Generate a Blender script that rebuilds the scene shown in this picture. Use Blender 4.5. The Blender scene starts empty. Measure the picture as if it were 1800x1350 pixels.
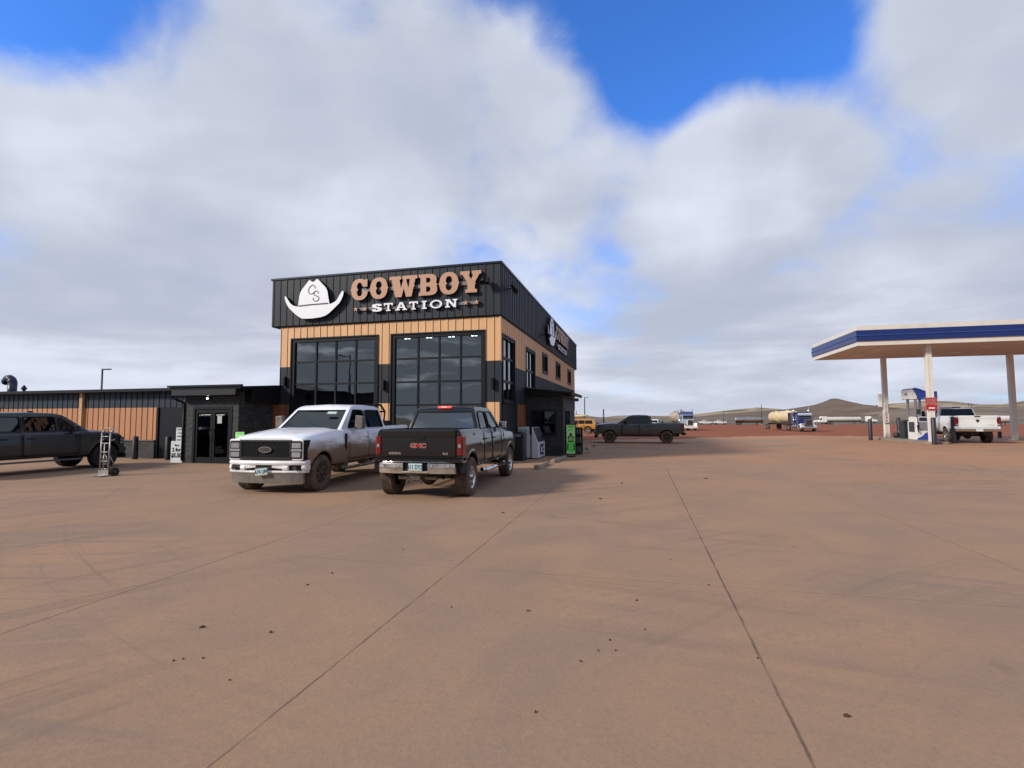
import bpy, bmesh, math, random
from mathutils import Vector, Matrix
random.seed(7)
R = math.radians
S = bpy.context.scene
COL = S.collection
# ------------------------------------------------------------------ camera
cam_d = bpy.data.cameras.new('camera'); cam = bpy.data.objects.new('camera', cam_d); COL.objects.link(cam)
cam_d.sensor_width = 36; cam_d.lens = 36*905/1800; cam_d.clip_start = .05; cam_d.clip_end = 6000
yaw, pitch, roll = R(14), math.atan(59/905), R(.22)
fw = Vector((-math.sin(yaw)*math.cos(pitch), math.cos(yaw)*math.cos(pitch), math.sin(pitch)))
rt0 = Vector((math.cos(yaw), math.sin(yaw), 0)); up0 = rt0.cross(fw)
rt = rt0*math.cos(roll) - up0*math.sin(roll); up = rt.cross(fw)
cam.matrix_world = Matrix(((rt.x, up.x, -fw.x, 0), (rt.y, up.y, -fw.y, 0), (rt.z, up.z, -fw.z, 1.7), (0, 0, 0, 1)))
S.camera = cam
# ------------------------------------------------------------------ light, sky
SUN = Vector((-.68, -.57, .50)).normalized()
sd = bpy.data.lights.new('sun', 'SUN'); sd.energy = 2.35; sd.angle = R(9); sd.color = (1, .90, .77)
so = bpy.data.objects.new('sun', sd); COL.objects.link(so); so.rotation_euler = SUN.to_track_quat('Z', 'Y').to_euler()
S.view_settings.view_transform = 'Standard'; S.view_settings.look = 'None'
S.view_settings.exposure = 0.72; S.view_settings.gamma = 1
W = bpy.data.worlds.new('World'); S.world = W; W.use_nodes = True
def world():
    nt = W.node_tree; N = nt.nodes; L = nt.links; N.clear()
    def n(t, **k):
        o = N.new(t)
        for a, b in k.items(): setattr(o, a, b)
        return o
    def math_(op, a, b=None, clamp=False):
        m = n('ShaderNodeMath', operation=op); m.use_clamp = clamp
        for i, v in enumerate((a, b)):
            if v is None: continue
            if isinstance(v, (int, float)): m.inputs[i].default_value = v
            else: L.new(v, m.inputs[i])
        return m.outputs[0]
    def noise(vec, sc, det, rough, dist=0):
        m = n('ShaderNodeTexNoise'); m.inputs['Scale'].default_value = sc; m.inputs['Detail'].default_value = det
        m.inputs['Roughness'].default_value = rough; m.inputs['Distortion'].default_value = dist; L.new(vec, m.inputs['Vector']); return m.outputs[0]
    def mapr(v, a, b, c=0, d=1):
        m = n('ShaderNodeMapRange'); m.interpolation_type = 'SMOOTHSTEP'
        for i, x in zip((1, 2, 3, 4), (a, b, c, d)): m.inputs[i].default_value = x
        L.new(v, m.inputs[0]); return m.outputs[0]
    def mix(f, a, b):
        m = n('ShaderNodeMix', data_type='RGBA')
        if isinstance(f, (int, float)): m.inputs[0].default_value = f
        else: L.new(f, m.inputs[0])
        for i, v in ((6, a), (7, b)):
            if isinstance(v, tuple): m.inputs[i].default_value = (*v, 1)
            else: L.new(v, m.inputs[i])
        return m.outputs[2]
    sky = n('ShaderNodeTexSky', sky_type='NISHITA'); sky.sun_disc = False
    sky.sun_elevation = math.asin(SUN.z); sky.sun_rotation = math.atan2(SUN.x, SUN.y)
    sky.ozone_density = 3.0; sky.air_density = 1.0; sky.dust_density = .3
    tc = n('ShaderNodeTexCoord'); d = tc.outputs['Generated']
    sp = n('ShaderNodeSeparateXYZ'); L.new(d, sp.inputs[0])
    # clouds lie on a flat layer: divide the direction by its height
    zz = math_('ADD', math_('MAXIMUM', sp.outputs[2], 0), .13)
    cb = n('ShaderNodeCombineXYZ'); L.new(math_('DIVIDE', sp.outputs[0], zz), cb.inputs[0]); L.new(math_('DIVIDE', sp.outputs[1], zz), cb.inputs[1])
    P = cb.outputs[0]
    cb2 = n('ShaderNodeCombineXYZ'); L.new(sp.outputs[0], cb2.inputs[0]); L.new(sp.outputs[1], cb2.inputs[1]); L.new(math_('MULTIPLY', sp.outputs[2], 1.25), cb2.inputs[2])
    Q = cb2.outputs[0]
    # billows: a smooth cell pattern bent by noise, with softer layers over it
    def warp(vec, sc, amt):
        t = n('ShaderNodeTexNoise'); t.inputs['Scale'].default_value = sc; t.inputs['Detail'].default_value = 4; L.new(vec, t.inputs['Vector'])
        s_ = n('ShaderNodeVectorMath', operation='SUBTRACT'); L.new(t.outputs['Color'], s_.inputs[0]); s_.inputs[1].default_value = (.5, .5, .5)
        m_ = n('ShaderNodeVectorMath', operation='SCALE'); L.new(s_.outputs[0], m_.inputs[0]); m_.inputs['Scale'].default_value = amt
        a_ = n('ShaderNodeVectorMath', operation='ADD'); L.new(vec, a_.inputs[0]); L.new(m_.outputs[0], a_.inputs[1]); return a_.outputs[0]
    vo = n('ShaderNodeTexVoronoi', feature='SMOOTH_F1'); vo.inputs['Scale'].default_value = 3.1; vo.inputs['Smoothness'].default_value = .75; L.new(warp(Q, 3.0, .34), vo.inputs['Vector'])
    puff = math_('SUBTRACT', .78, vo.outputs['Distance'])
    lay = noise(P, 1.0, 5, .5, .2)
    det = noise(warp(Q, 5, .2), 6.5, 9, .60, .15)
    den = math_('ADD', math_('ADD', math_('MULTIPLY', puff, .46), math_('MULTIPLY', lay, .34)), math_('MULTIPLY', det, .27))
    den = math_('ADD', den, .022)
    # openings and solid banks of this cloud field
    for (az, el, wid, amt) in SPOTS:
        v = Vector((math.sin(R(az))*math.cos(R(el)), math.cos(R(az))*math.cos(R(el)), math.sin(R(el))))
        dp = n('ShaderNodeVectorMath', operation='DOT_PRODUCT'); L.new(d, dp.inputs[0]); dp.inputs[1].default_value = v
        den = math_('ADD', den, mapr(dp.outputs[1], math.cos(R(wid)), 1, 0, amt))
    hor = mapr(sp.outputs[2], .02, .30, .14, 0)
    den = math_('ADD', den, hor)
    cov = mapr(den, .32, .56)
    # light and dark inside the clouds: thick parts grey, edges and tops bright
    sh = noise(Q, 2.6, 4, .5, .3)
    sh2 = noise(P, 1.3, 5, .52, .3)
    mpb = n('ShaderNodeMapping'); mpb.inputs['Scale'].default_value = (1, 1, 5.5); L.new(Q, mpb.inputs[0])
    bandn = noise(mpb.outputs[0], 1.9, 6, .58, .5)
    # undersides: density a little higher up in the sky minus density here
    shade = mapr(math_('ADD', math_('ADD', math_('MULTIPLY', sh, .4), math_('MULTIPLY', sh2, .35)), math_('ADD', math_('MULTIPLY', puff, .30), math_('MULTIPLY', math_('MULTIPLY', math_('SUBTRACT', bandn, .5), 1.1), mapr(sp.outputs[2], .06, .26, 1, 0)))), .33, .68)
    # the sky on the sun's side of the yard is broken into stronger light and dark bands
    mpc = n('ShaderNodeMapping'); mpc.inputs['Scale'].default_value = (1, 1, 7); L.new(Q, mpc.inputs[0])
    bandn = noise(mpc.outputs[0], 3.2, 5, .6, .7)
    back = mapr(sp.outputs[1], -.55, -.15, 1, 0)
    shade = math_('ADD', shade, math_('MULTIPLY', math_('MULTIPLY', math_('SUBTRACT', bandn, .56), 7), back), True)
    ccol0 = math_('MULTIPLY', math_('SUBTRACT', 1, shade), back)
    ccol = mix(shade, (2.9, 3.2, 3.9), (4.9, 5.2, 5.95))
    hz = mapr(sp.outputs[2], -.02, .22)
    ccol = mix(math_('MULTIPLY', math_('SUBTRACT', 1, hz), .45), ccol, (3.9, 4.2, 4.9))
    ccol = mix(math_('MULTIPLY', ccol0, .65), ccol, (1.1, 1.25, 1.5))
    skyc = n('ShaderNodeMix', data_type='RGBA', blend_type='MULTIPLY'); skyc.inputs[0].default_value = 1
    L.new(sky.outputs[0], skyc.inputs[6]); skyc.inputs[7].default_value = SKYTINT
    out = mix(cov, skyc.outputs[2], ccol)
    bg = n('ShaderNodeBackground'); bg.inputs[1].default_value = .1; L.new(out, bg.inputs[0])
    o = n('ShaderNodeOutputWorld'); L.new(bg.outputs[0], o.inputs[0])
SKYTINT = (.46, .92, 1.62, 1)
SPOTS = [(10, 38, 13, -.22), (-5, 42, 9, -.14), (20, 31, 7, -.10), (2, 33, 6, -.10), (-56, 36, 13, -.30), (-30, 41, 7, -.05), (-4, 16.5, 4, -.03), (-20, 44, 8, -.10), (30, 16, 9, .05), (24, 12, 9, .05), (-62, 32, 10, -.16), (-15, 46, 9, -.18), (180, 45, 45, .14), (180, 12, 20, .06), (34, 8, 9, .10), (33, 32, 12, .22), (12, 24, 10, .20), (-20, 32, 16, .14), (-45, 24, 20, .16), (-32, 16, 14, .10), (15, 13, 20, .12), (-8, 28, 9, .10)]
world()
# ------------------------------------------------------------------ materials
MATS = {}
def mat(name, col, rough=.5, metal=0., col2=None, scale=6., bump=0., bscale=None, spec=.5, coat=0., mud=None, emit=None, aniso=None, lo=.35, hi=.65):
    """procedural material; col2 is mottled over col by noise; mud = (height, softness, colour, strength) is dried mud splashed up from the ground"""
    if name in MATS: return MATS[name]
    m = bpy.data.materials.new(name); m.use_nodes = True; nt = m.node_tree; N = nt.nodes; L = nt.links
    b = N['Principled BSDF']; b.inputs['Base Color'].default_value = (*col, 1); b.inputs['Roughness'].default_value = rough
    b.inputs['Metallic'].default_value = metal; b.inputs['Specular IOR Level'].default_value = spec
    if coat: b.inputs['Coat Weight'].default_value = coat; b.inputs['Coat Roughness'].default_value = .06
    tc = N.new('ShaderNodeTexCoord'); vec = tc.outputs['Object']
    if aniso:
        mp = N.new('ShaderNodeMapping'); mp.inputs['Scale'].default_value = aniso; L.new(vec, mp.inputs[0]); vec2 = mp.outputs[0]
    else: vec2 = vec
    cur = None; ro = None
    if col2 is None: col2 = tuple(c*.86 for c in col)
    nz = N.new('ShaderNodeTexNoise'); nz.inputs['Scale'].default_value = scale; nz.inputs['Detail'].default_value = 6; nz.inputs['Roughness'].default_value = .6
    L.new(vec2, nz.inputs['Vector'])
    mr = N.new('ShaderNodeMapRange'); mr.inputs[1].default_value = lo; mr.inputs[2].default_value = hi; L.new(nz.outputs[0], mr.inputs[0])
    mx = N.new('ShaderNodeMix'); mx.data_type = 'RGBA'; mx.inputs[6].default_value = (*col, 1); mx.inputs[7].default_value = (*col2, 1)
    L.new(mr.outputs[0], mx.inputs[0]); cur = mx.outputs[2]
    if mud:
        z0, soft, mc, st = mud
        s = N.new('ShaderNodeSeparateXYZ'); L.new(vec, s.inputs[0])
        n2 = N.new('ShaderNodeTexNoise'); n2.inputs['Scale'].default_value = 3.; n2.inputs['Detail'].default_value = 8; n2.inputs['Roughness'].default_value = .65
        mp2 = N.new('ShaderNodeMapping'); mp2.inputs['Scale'].default_value = (.6, .6, 2.2); L.new(vec, mp2.inputs[0]); L.new(mp2.outputs[0], n2.inputs['Vector'])
        a = N.new('ShaderNodeMath'); a.operation = 'MULTIPLY_ADD'; L.new(n2.outputs[0], a.inputs[0]); a.inputs[1].default_value = .55; a.inputs[2].default_value = z0-.27
        a2 = N.new('ShaderNodeMath'); a2.operation = 'SUBTRACT'; L.new(a.outputs[0], a2.inputs[0]); L.new(s.outputs[2], a2.inputs[1])
        f = N.new('ShaderNodeMapRange'); f.interpolation_type = 'SMOOTHSTEP'; f.inputs[1].default_value = -soft; f.inputs[2].default_value = soft; f.inputs[4].default_value = st; L.new(a2.outputs[0], f.inputs[0])
        m3 = N.new('ShaderNodeMix'); m3.data_type = 'RGBA'; L.new(f.outputs[0], m3.inputs[0]); L.new(cur, m3.inputs[6]); m3.inputs[7].default_value = (*mc, 1); cur = m3.outputs[2]
        r = N.new('ShaderNodeMapRange'); r.inputs[3].default_value = rough; r.inputs[4].default_value = .85; L.new(f.outputs[0], r.inputs[0]); L.new(r.outputs[0], b.inputs['Roughness'])
        if coat:
            r2 = N.new('ShaderNodeMapRange'); r2.inputs[3].default_value = coat; r2.inputs[4].default_value = 0; L.new(f.outputs[0], r2.inputs[0]); L.new(r2.outputs[0], b.inputs['Coat Weight'])
        if metal:
            r3 = N.new('ShaderNodeMapRange'); r3.inputs[3].default_value = metal; r3.inputs[4].default_value = 0; L.new(f.outputs[0], r3.inputs[0]); L.new(r3.outputs[0], b.inputs['Metallic'])
    L.new(cur, b.inputs['Base Color'])
    if bump:
        bz = N.new('ShaderNodeTexNoise'); bz.inputs['Scale'].default_value = bscale or scale*6; bz.inputs['Detail'].default_value = 5; L.new(vec2, bz.inputs['Vector'])
        bp = N.new('ShaderNodeBump'); bp.inputs['Strength'].default_value = bump; bp.inputs['Distance'].default_value = .02; L.new(bz.outputs[0], bp.inputs['Height']); L.new(bp.outputs[0], b.inputs['Normal'])
    if emit:
        b.inputs['Emission Color'].default_value = (*emit[0], 1); b.inputs['Emission Strength'].default_value = emit[1]
    MATS[name] = m; return m
def glass_mat(name, tint, trans, rough=.02, refl=1.0, base=.09):
    """tinted pane: part see-through, part mirror by angle"""
    if name in MATS: return MATS[name]
    m = bpy.data.materials.new(name); m.use_nodes = True; nt = m.node_tree; N = nt.nodes; L = nt.links; N.clear()
    o = N.new('ShaderNodeOutputMaterial'); t = N.new('ShaderNodeBsdfTransparent'); t.inputs[0].default_value = (*[trans*c for c in tint], 1)
    g = N.new('ShaderNodeBsdfGlossy'); g.inputs['Roughness'].default_value = rough; g.inputs[0].default_value = (refl*.93, refl, refl*1.0, 1)
    # Schlick reflectance that is the same from both sides of the pane
    ge = N.new('ShaderNodeNewGeometry'); dp = N.new('ShaderNodeVectorMath'); dp.operation = 'DOT_PRODUCT'; L.new(ge.outputs['Incoming'], dp.inputs[0]); L.new(ge.outputs['Normal'], dp.inputs[1])
    ab = N.new('ShaderNodeMath'); ab.operation = 'ABSOLUTE'; L.new(dp.outputs['Value'], ab.inputs[0])
    om = N.new('ShaderNodeMath'); om.operation = 'SUBTRACT'; om.inputs[0].default_value = 1; L.new(ab.outputs[0], om.inputs[1])
    pw = N.new('ShaderNodeMath'); pw.operation = 'POWER'; L.new(om.outputs[0], pw.inputs[0]); pw.inputs[1].default_value = 4.5
    mr = N.new('ShaderNodeMapRange'); mr.inputs[3].default_value = base; mr.inputs[4].default_value = .92; L.new(pw.outputs[0], mr.inputs[0])
    tc = N.new('ShaderNodeTexCoord'); nz = N.new('ShaderNodeTexNoise'); nz.inputs['Scale'].default_value = .9; nz.inputs['Detail'].default_value = 2; L.new(tc.outputs['Object'], nz.inputs['Vector'])
    bp = N.new('ShaderNodeBump'); bp.inputs['Strength'].default_value = .12; bp.inputs['Distance'].default_value = .03; L.new(nz.outputs[0], bp.inputs['Height']); L.new(bp.outputs[0], g.inputs['Normal'])
    mx = N.new('ShaderNodeMixShader'); L.new(mr.outputs[0], mx.inputs[0]); L.new(t.outputs[0], mx.inputs[1]); L.new(g.outputs[0], mx.inputs[2]); L.new(mx.outputs[0], o.inputs[0])
    MATS[name] = m; return m
MUD = (.17, .105, .062); DUST = (.30, .19, .125)
black = mat('black_trim', (.006, .006, .007), .5, bump=.1, spec=.25)
rubber = mat('rubber', (.03, .027, .025), .85, col2=(.12, .085, .06), scale=9, bump=.4)
chrome = mat('chrome', (.72, .72, .74), .12, 1.)
steel = mat('dull_steel', (.42, .42, .43), .38, .9)
white_paint = mat('white_paint', (.78, .78, .76), .4, col2=(.66, .64, .60), scale=2.5)
dark_clad = mat('charcoal_cladding', (.021, .027, .036), .5, .0, col2=(.030, .036, .044), scale=1.3, spec=.25, bump=.12, bscale=9, aniso=(1, 1, .15))
dark_trim = mat('charcoal_trim', (.009, .011, .015), .5, spec=.2)
seam_dark = mat('shadow_gap', (.035, .020, .012), .8)
wood_clad = mat('timber_tone_cladding', (.72, .43, .215), .5, col2=(.62, .355, .165), scale=2.2, bump=.12, bscale=14, aniso=(1, 1, .08))
glassb = glass_mat('dark_window_glass', (.6, .8, .85), .30, .015, .9, .24)
glassc = glass_mat('car_glass', (.5, .68, .85), .30, .02, .85)
doorglass = glass_mat('door_glass', (.4, .45, .45), .04, .03, .3)
glassp = glass_mat('privacy_glass', (.4, .42, .5), .12, .02, .75)
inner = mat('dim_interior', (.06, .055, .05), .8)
# ------------------------------------------------------------------ mesh helpers
class MB:
    def __init__(s): s.v = []; s.f = []; s.m = []; s.sm = []
    def add(s, vs, fs, m=0, smooth=False):
        o = len(s.v); s.v += [tuple(v) for v in vs]
        for f in fs: s.f.append([i+o for i in f]); s.m.append(m); s.sm.append(smooth)
        return s
    def box(s, x0, x1, y0, y1, z0, z1, m=0):
        v = [(x, y, z) for z in (z0, z1) for y in (y0, y1) for x in (x0, x1)]
        return s.add(v, [(0, 2, 3, 1), (4, 5, 7, 6), (0, 1, 5, 4), (2, 6, 7, 3), (0, 4, 6, 2), (1, 3, 7, 5)], m)
    def prism(s, poly, a, b, axis='y', m=0):
        """poly in the plane normal to axis, from a to b along it"""
        def P(u, v, w): return {'y': (u, w, v), 'x': (w, u, v), 'z': (u, v, w)}[axis]
        n = len(poly); vs = [P(u, v, a) for u, v in poly]+[P(u, v, b) for u, v in poly]
        fs = [tuple(range(n))[::-1], tuple(range(n, 2*n))]+[(i, (i+1) % n, (i+1) % n+n, i+n) for i in range(n)]
        return s.add(vs, fs, m)
    def cyl(s, p, q, r, r2=None, n=12, m=0, cap=True):
        p, q = Vector(p), Vector(q); r2 = r if r2 is None else r2; d = (q-p).normalized()
        a = d.orthogonal().normalized(); b = d.cross(a)
        vs = []
        for c, rr in ((p, r), (q, r2)):
            for i in range(n): t = 2*math.pi*i/n; vs.append(c+a*rr*math.cos(t)+b*rr*math.sin(t))
        fs = [(i, (i+1) % n, (i+1) % n+n, i+n) for i in range(n)]
        o = len(s.v); s.add(vs, fs, m, True)
        if cap:
            s.f.append([o+i for i in range(n)][::-1]); s.f.append([o+n+i for i in range(n)]); s.m += [m, m]; s.sm += [False, False]
        return s
    def tube(s, pts, r, n=8, m=0):
        pts = [Vector(p) for p in pts]
        for i in range(len(pts)-1): s.cyl(pts[i], pts[i+1], r, n=n, m=m)
        for p in pts[1:-1]: s.ball(p, r, r, r, n=n, m=m)
        return s
    def ball(s, c, rx, ry, rz, n=10, m=0):
        vs = []; k = n//2+1
        for j in range(k+1):
            ph = math.pi*j/k
            for i in range(n): t = 2*math.pi*i/n; vs.append((c[0]+rx*math.sin(ph)*math.cos(t), c[1]+ry*math.sin(ph)*math.sin(t), c[2]+rz*math.cos(ph)))
        fs = [(j*n+i, (j+1)*n+i, (j+1)*n+(i+1) % n, j*n+(i+1) % n) for j in range(k) for i in range(n)]
        return s.add(vs, fs, m, True)
    def lathe(s, prof, axis='y', n=32, c=(0, 0, 0), m=0, smooth=True):
        """prof: (radius, position along axis)"""
        vs = []
        for r, h in prof:
            for i in range(n):
                t = 2*math.pi*i/n; u, v = r*math.cos(t), r*math.sin(t)
                p = {'y': (u, h, v), 'z': (u, v, h), 'x': (h, u, v)}[axis]; vs.append((p[0]+c[0], p[1]+c[1], p[2]+c[2]))
        fs = [(j*n+i, j*n+(i+1) % n, (j+1)*n+(i+1) % n, (j+1)*n+i) for j in range(len(prof)-1) for i in range(n)]
        return s.add(vs, fs, m, smooth)
    def build(s, name, mats, parent=None, bevel=0., loc=None, segs=2):
        me = bpy.data.meshes.new(name); me.from_pydata(s.v, [], s.f)
        for mt in (mats if isinstance(mats, (list, tuple)) else [mats]): me.materials.append(mt)
        me.polygons.foreach_set('material_index', s.m); me.polygons.foreach_set('use_smooth', s.sm)
        bm = bmesh.new(); bm.from_mesh(me); bmesh.ops.recalc_face_normals(bm, faces=bm.faces); bm.to_mesh(me); bm.free(); me.update()
        o = bpy.data.objects.new(name, me); COL.objects.link(o)
        if parent: o.parent = parent
        if loc: o.location = loc
        if bevel:
            md = o.modifiers.new('bevel', 'BEVEL'); md.width = bevel; md.segments = segs; md.limit_method = 'ANGLE'; md.angle_limit = R(40); md.use_clamp_overlap = True
        return o
def thing(name, label, cat, loc=(0, 0, 0), rz=0., group=None):
    o = bpy.data.objects.new(name, None); COL.objects.link(o); o.location = loc; o.rotation_euler = (0, 0, rz)
    o['label'] = label; o['category'] = cat
    if group: o['group'] = group
    return o
def tag(o, label, cat, group=None, kind=None):
    o['label'] = label; o['category'] = cat
    if group: o['group'] = group
    if kind: o['kind'] = kind
    return o
def struct(o): o['kind'] = 'structure'; return o
def copy_tree(o, parent=None):
    c = o.copy(); COL.objects.link(c); c.parent = parent
    for ch in [x for x in o.children]: copy_tree(ch, c)
    return c
def shape_mesh(loops, depth, bevel=0., res=1):
    """filled 2-D outline with holes, extruded (depth each side) -> mesh in the XY plane"""
    cu = bpy.data.curves.new('outline', 'CURVE'); cu.dimensions = '2D'; cu.fill_mode = 'BOTH'; cu.extrude = depth; cu.bevel_depth = bevel
    for lp in loops:
        sp = cu.splines.new('POLY'); sp.points.add(len(lp)-1)
        for p, q in zip(sp.points, lp): p.co = (q[0], q[1], 0, 1)
        sp.use_cyclic_u = True
    return eval_mesh(cu)
def eval_mesh(data):
    o = bpy.data.objects.new('tmp', data); COL.objects.link(o)
    dg = bpy.context.evaluated_depsgraph_get(); dg.update()
    me = bpy.data.meshes.new_from_object(o.evaluated_get(dg)); bpy.data.objects.remove(o); return me
def text_obj(txt, size, name, m, parent, M, depth=.004, align='CENTER', bold=.0, sx=1., space=1.):
    cu = bpy.data.curves.new('lettering', 'FONT'); cu.body = txt; cu.size = size; cu.extrude = depth; cu.align_x = align; cu.align_y = 'CENTER'; cu.offset = bold; cu.space_character = space
    cu.resolution_u = 3
    me = eval_mesh(cu); me.transform(Matrix.Scale(sx, 4, (1, 0, 0))); me.transform(M); me.materials.clear(); me.materials.append(m)
    for p in me.polygons: p.material_index = 0
    o = bpy.data.objects.new(name, me); COL.objects.link(o)
    if parent: o.parent = parent
    return o
def face_front(x, y, z): return Matrix.Translation((x, y, z)) @ Matrix.Rotation(R(90), 4, 'X')                        # reads from -Y
def face_east(x, y, z): return Matrix.Translation((x, y, z)) @ Matrix.Rotation(R(90), 4, 'Z') @ Matrix.Rotation(R(90), 4, 'X')  # reads from +X
def face_west(x, y, z): return Matrix.Translation((x, y, z)) @ Matrix.Rotation(R(-90), 4, 'Z') @ Matrix.Rotation(R(90), 4, 'X')  # reads from -X
PI = math.pi
def mesh_obj(me, name, mats, parent=None, side=None):
    me.materials.clear()
    for m in mats: me.materials.append(m)
    for p in me.polygons: p.material_index = 0 if (side is None or len(mats) < 2 or side(p)) else 1
    o = bpy.data.objects.new(name, me); COL.objects.link(o)
    if parent: o.parent = parent
    return o
def sstep(a, b, t): q = min(1, max(0, (t-a)/(b-a))); return q*q*(3-2*q)
def zg(x, y):
    return -.017*(max(45, min(y, 85))-45) - .0077*(max(85, min(y, 230))-85) + .2*sstep(7, 13, x)*sstep(24, 31, y)*(1-sstep(44, 60, y))
# ------------------------------------------------------------------ ground
def ground_material():
    m = bpy.data.materials.new('dusty_concrete'); m.use_nodes = True; nt = m.node_tree; N = nt.nodes; L = nt.links; b = N['Principled BSDF']
    tc = N.new('ShaderNodeTexCoord'); V = tc.outputs['Object']
    def mapping(sc, rot=0, vec=None):
        q = N.new('ShaderNodeMapping'); q.inputs['Scale'].default_value = sc; q.inputs['Rotation'].default_value = (0, 0, R(rot)); L.new(vec or V, q.inputs[0]); return q.outputs[0]
    def noise(vec, sc, det=6, ro=.6, di=0.):
        q = N.new('ShaderNodeTexNoise'); q.inputs['Scale'].default_value = sc; q.inputs['Detail'].default_value = det; q.inputs['Roughness'].default_value = ro; q.inputs['Distortion'].default_value = di
        L.new(vec, q.inputs['Vector']); return q.outputs[0]
    def mr(v, a, b_, c=0, d=1, sm=True):
        q = N.new('ShaderNodeMapRange'); q.interpolation_type = 'SMOOTHSTEP' if sm else 'LINEAR'
        for i, x in zip((1, 2, 3, 4), (a, b_, c, d)): q.inputs[i].default_value = x
        L.new(v, q.inputs[0]); return q.outputs[0]
    def ma(op, a, b_=None, c=None):
        q = N.new('ShaderNodeMath'); q.operation = op
        for i, v in enumerate((a, b_, c)):
            if v is None: continue
            if isinstance(v, (int, float)): q.inputs[i].default_value = v
            else: L.new(v, q.inputs[i])
        return q.outputs[0]
    def mix(f, a, b_, bl='MIX'):
        q = N.new('ShaderNodeMix'); q.data_type = 'RGBA'; q.blend_type = bl
        if isinstance(f, (int, float)): q.inputs[0].default_value = f
        else: L.new(f, q.inputs[0])
        for i, v in ((6, a), (7, b_)):
            if isinstance(v, tuple): q.inputs[i].default_value = (*v, 1)
            else: L.new(v, q.inputs[i])
        return q.outputs[2]
    sp = N.new('ShaderNodeSeparateXYZ'); L.new(V, sp.inputs[0]); X, Y = sp.outputs[0], sp.outputs[1]
    # large dust patches, more red away from the walls
    f1 = mr(noise(V, .12, 6, .6, .5), .35, .65)
    f2 = mr(noise(V, .55, 7, .62, .8), .38, .66)
    c = mix(f1, (.338, .220, .137), (.405, .234, .128))
    c = mix(ma('MULTIPLY', f2, .6), c, (.264, .186, .125))
    # red dust swept in with distance from the camera side
    far = mr(ma('MULTIPLY_ADD', X, .35, Y), 8, 30)
    fr = mr(noise(V, .2, 6, .6, .6), .3, .62)
    c = mix(ma('MULTIPLY', far, ma('MULTIPLY', fr, .75)), c, (.50, .235, .112))
    # tyre tracks sweeping in arcs: rings around far-off turning centres
    for (cx, cy, sc, th, amt, colr) in ((14, -6, 1.1, .50, .26, (.235, .160, .102)), (-16, 30, 1.3, .53, .15, (.44, .27, .17)), (3, 22, 1.2, .54, .24, (.215, .150, .096)), (-2, -14, 1.2, .5, .22, (.235, .17, .125))):
        s1 = ma('SUBTRACT', X, cx); s2 = ma('SUBTRACT', Y, cy)
        rad = ma('SQRT', ma('ADD', ma('MULTIPLY', s1, s1), ma('MULTIPLY', s2, s2)))
        ang = ma('ARCTAN2', s2, s1)
        cc = N.new('ShaderNodeCombineXYZ'); L.new(ma('MULTIPLY', rad, sc*2.2), cc.inputs[0]); L.new(ma('MULTIPLY', ang, 1.6), cc.inputs[1])
        nn = noise(cc.outputs[0], 1.5, 6, .68, .35)
        patch = mr(noise(V, .16, 3, .5, .3), .42, .62)
        c = mix(ma('MULTIPLY', ma('MULTIPLY', mr(nn, th, th+.14), amt*2.4), patch), c, colr)
    # fine grit
    g = noise(V, 38, 6, .7); c = mix(mr(g, .36, .7, 0, .34), c, (.20, .14, .10))
    vs_ = N.new('ShaderNodeTexVoronoi'); vs_.inputs['Scale'].default_value = 9; L.new(V, vs_.inputs['Vector'])
    pres = N.new('ShaderNodeSeparateColor'); L.new(vs_.outputs['Color'], pres.inputs[0])
    dot = ma('MULTIPLY', mr(vs_.outputs['Distance'], .03, .075, 1, 0), mr(pres.outputs[0], .90, .93, 0, 1))
    c = mix(ma('MULTIPLY', dot, .75), c, (.09, .055, .035))
    vb_ = N.new('ShaderNodeTexVoronoi'); vb_.inputs['Scale'].default_value = 1.7; L.new(mapping((1, .6, 1), 35), vb_.inputs['Vector'])
    pr2 = N.new('ShaderNodeSeparateColor'); L.new(vb_.outputs['Color'], pr2.inputs[0])
    spot = ma('MULTIPLY', mr(ma('MULTIPLY_ADD', noise(V, 14, 5, .7), .22, vb_.outputs['Distance']), .13, .27, 1, 0), mr(pr2.outputs[1], .80, .86, 0, 1))
    c = mix(ma('MULTIPLY', spot, .38), c, (.16, .105, .068))
    g2 = noise(V, 6, 8, .72, .3); c = mix(mr(g2, .54, .72, 0, .38), c, (.22, .165, .125))
    g3 = noise(mapping((1, 1, 1)), 2.1, 8, .7, 1.); c = mix(mr(g3, .60, .72, 0, .35), c, (.43, .28, .18))
    # oil and mud spots
    sp1 = noise(V, 1.3, 4, .6, .2); c = mix(mr(sp1, .69, .75, 0, .55), c, (.16, .105, .075))
    # sawn joints
    wob = ma('MULTIPLY', ma('SUBTRACT', noise(V, 7, 4, .6), .5), .022)
    def joint(axis, pos, wid, lo=None, hi=None, st=.8):
        nonlocal c
        d = ma('ABSOLUTE', ma('SUBTRACT', ma('ADD', axis, wob), pos))
        f = mr(d, wid*.4, wid, st, 0)
        brk = mr(noise(V, 1.7, 4, .6), .32, .56, .35, 1)
        f = ma('MULTIPLY', f, brk)
        if hi is not None:
            other = Y if axis is X else X
            f = ma('MULTIPLY', f, mr(other, hi, hi+1.5, 1, 0)); f = ma('MULTIPLY', f, mr(other, lo-1.5, lo, 0, 1))
        c = mix(f, c, (.085, .055, .04))
    for p, w, h, st in ((.78, .014, 17, .8), (-2.07, .011, 16, .75), (-4.93, .012, 17, .7), (3.99, .011, 12, .55), (7.2, .012, 14, .25), (-7.8, .013, 13, .3)): joint(X, p, w, -20, h, st)
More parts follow.
